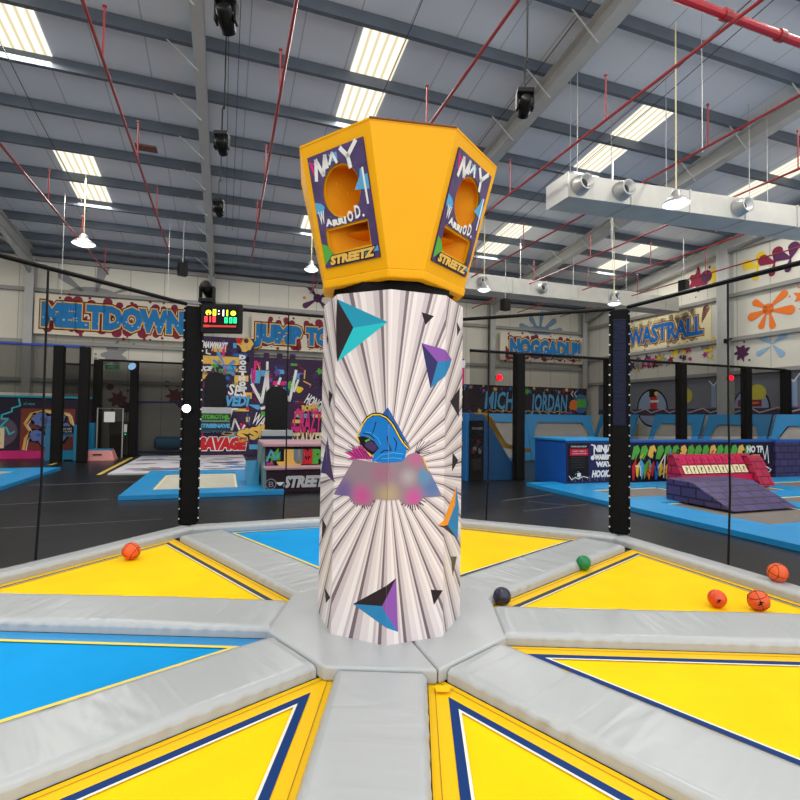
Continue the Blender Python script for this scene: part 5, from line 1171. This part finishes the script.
# crimson slanted block
t = thing('question_block', 'crimson slanted padded block with a row of yellow printed squares', 'block', B(9.3, 11.8, 0)); mb = MB()
fr = lambda v, z, u: tuple(B(u, v, z))
prof = [(9.05, .09), (9.6, .09), (9.6, .86), (9.45, .86)]
uvprism(mb, prof, 10.35, 12.9, RED_BRICK); o = mb.build('body', t); box_uv(o)
mb = MB(); uvprism(mb, [(8.9, .09), (9.5, .09), (9.5, .80), (9.3, .83), (9.2, .75)], 12.62, 13.1, RED_BRICK); o = mb.build('end_panel', t); box_uv(o)
sl = (B(9.45, 0, .86) - B(9.05, 0, .09)); F = Plane(B(9.05, 0, .09) - UU * .012, VV, sl); Ls = sl.length
F.rect(10.35, 0, 12.62, Ls * .38, flat('block_crimson', (186, 24, 74)), 1)
for i in range(9):
    x = 10.46 + i * .238; F.rect(x, Ls * .42, x + .208, Ls * .66, CREAMP, 2); F.text('?', x + .045, Ls * .45, x + .135, Ls * .62, BLACKP, 3); F.rect(x, Ls * .72, x + .208, Ls * .95, flat('block_rose', (205, 40, 88)), 1); F.disc(x + .09, Ls * .83, .05, MAROON, 2, n=12); F.disc(x + .09, Ls * .84, .035, flat('block_rose', (205, 40, 88)), 3, n=12)
F.build('printed_squares', t)
# purple ramp
t = thing('brick_print_ramp', 'purple padded ramp printed with bricks in front of the crimson block', 'ramp', B(7.4, 9.3, 0)); mb = MB()
uvprism(mb, [(6.55, .09), (8.0, .09), (8.0, .52), (7.4, .50)], 8.58, 10.25, PURPLE_BRICK); o = mb.build('body', t, bevel=.01); box_uv(o)
t = thing('flood_light', 'small round flood light on the dark net left of the black post', 'light', B(21.3, -3.35, 3.45)); mb = MB(); mb.lathe([(0, 0), (.16, 0), (.18, .05), (.1, .2), (0, .22)], BLACK_PLASTIC, c=B(21.3, -3.35, 3.45), n=16, M=Matrix.Rotation(R(-110), 3, 'X')); mb.build('housing', t)
mb = MB(); mb.lathe([(.15, 0), (.1, .03), (0, .04)], emission('pale_blue_lens', (150, 190, 230), .9), c=B(21.3, -3.35, 3.45), n=16, M=Matrix.Rotation(R(70), 3, 'X')); mb.build('lens', t, smooth=True)
# coloured lights on the nets
for p, lab in ((B(11.85, 6.93, 2.78), 'small glowing red light on the net right of the column'), (B(11.85, 15.45, 3.1), 'small glowing red light on the far right net')):
    t = thing('signal_light', lab, 'light', p); mb = MB(); mb.lathe([(0, 0), (.08, 0), (.09, .03), (.09, .1), (0, .11)], BLACK_PLASTIC, c=p, n=14, M=Matrix.Rotation(R(-90), 3, 'X')); mb.build('housing', t)
    mb = MB(); mb.lathe([(.085, 0), (.06, .05), (0, .07)], SPOT_R, c=p, n=14, M=Matrix.Rotation(R(90), 3, 'X')); mb.build('lens', t, smooth=True)
mb = MB(); bm_ = MB(); bm_.lathe([(0, -.1), (.07, -.07), (.1, 0), (.07, .07), (0, .1)], REDP, c=B(16.2, 10.4, .5), n=14); tag(bm_.build('small_ball', smooth=True), 'small red ball lying on the slanted beds behind the blue ramp', 'ball')

# ------------------------------------------------------------------ camera, world, exposure
cam = bpy.data.cameras.new('camera'); cam.sensor_width = 36; cam.lens = 503.84 * 36 / 800; cam.clip_end = 200
co = bpy.data.objects.new('camera', cam); COL.objects.link(co); co.location = CAM
psi, pitch, roll = -.0161, .0326, .0142
Mr = Matrix.Rotation(psi, 3, 'Z') @ Matrix.Rotation(PI / 2 + pitch, 3, 'X') @ Matrix.Rotation(roll, 3, 'Z')
co.rotation_euler = Mr.to_euler(); S.camera = co
w = bpy.data.worlds.new('World'); S.world = w; w.use_nodes = True
w.node_tree.nodes['Background'].inputs[0].default_value = (.95, .97, 1, 1); w.node_tree.nodes['Background'].inputs[1].default_value = 1.35
S.view_settings.view_transform = 'Standard'; S.view_settings.look = 'None'; S.view_settings.gamma = 1; S.view_settings.exposure = 0.36
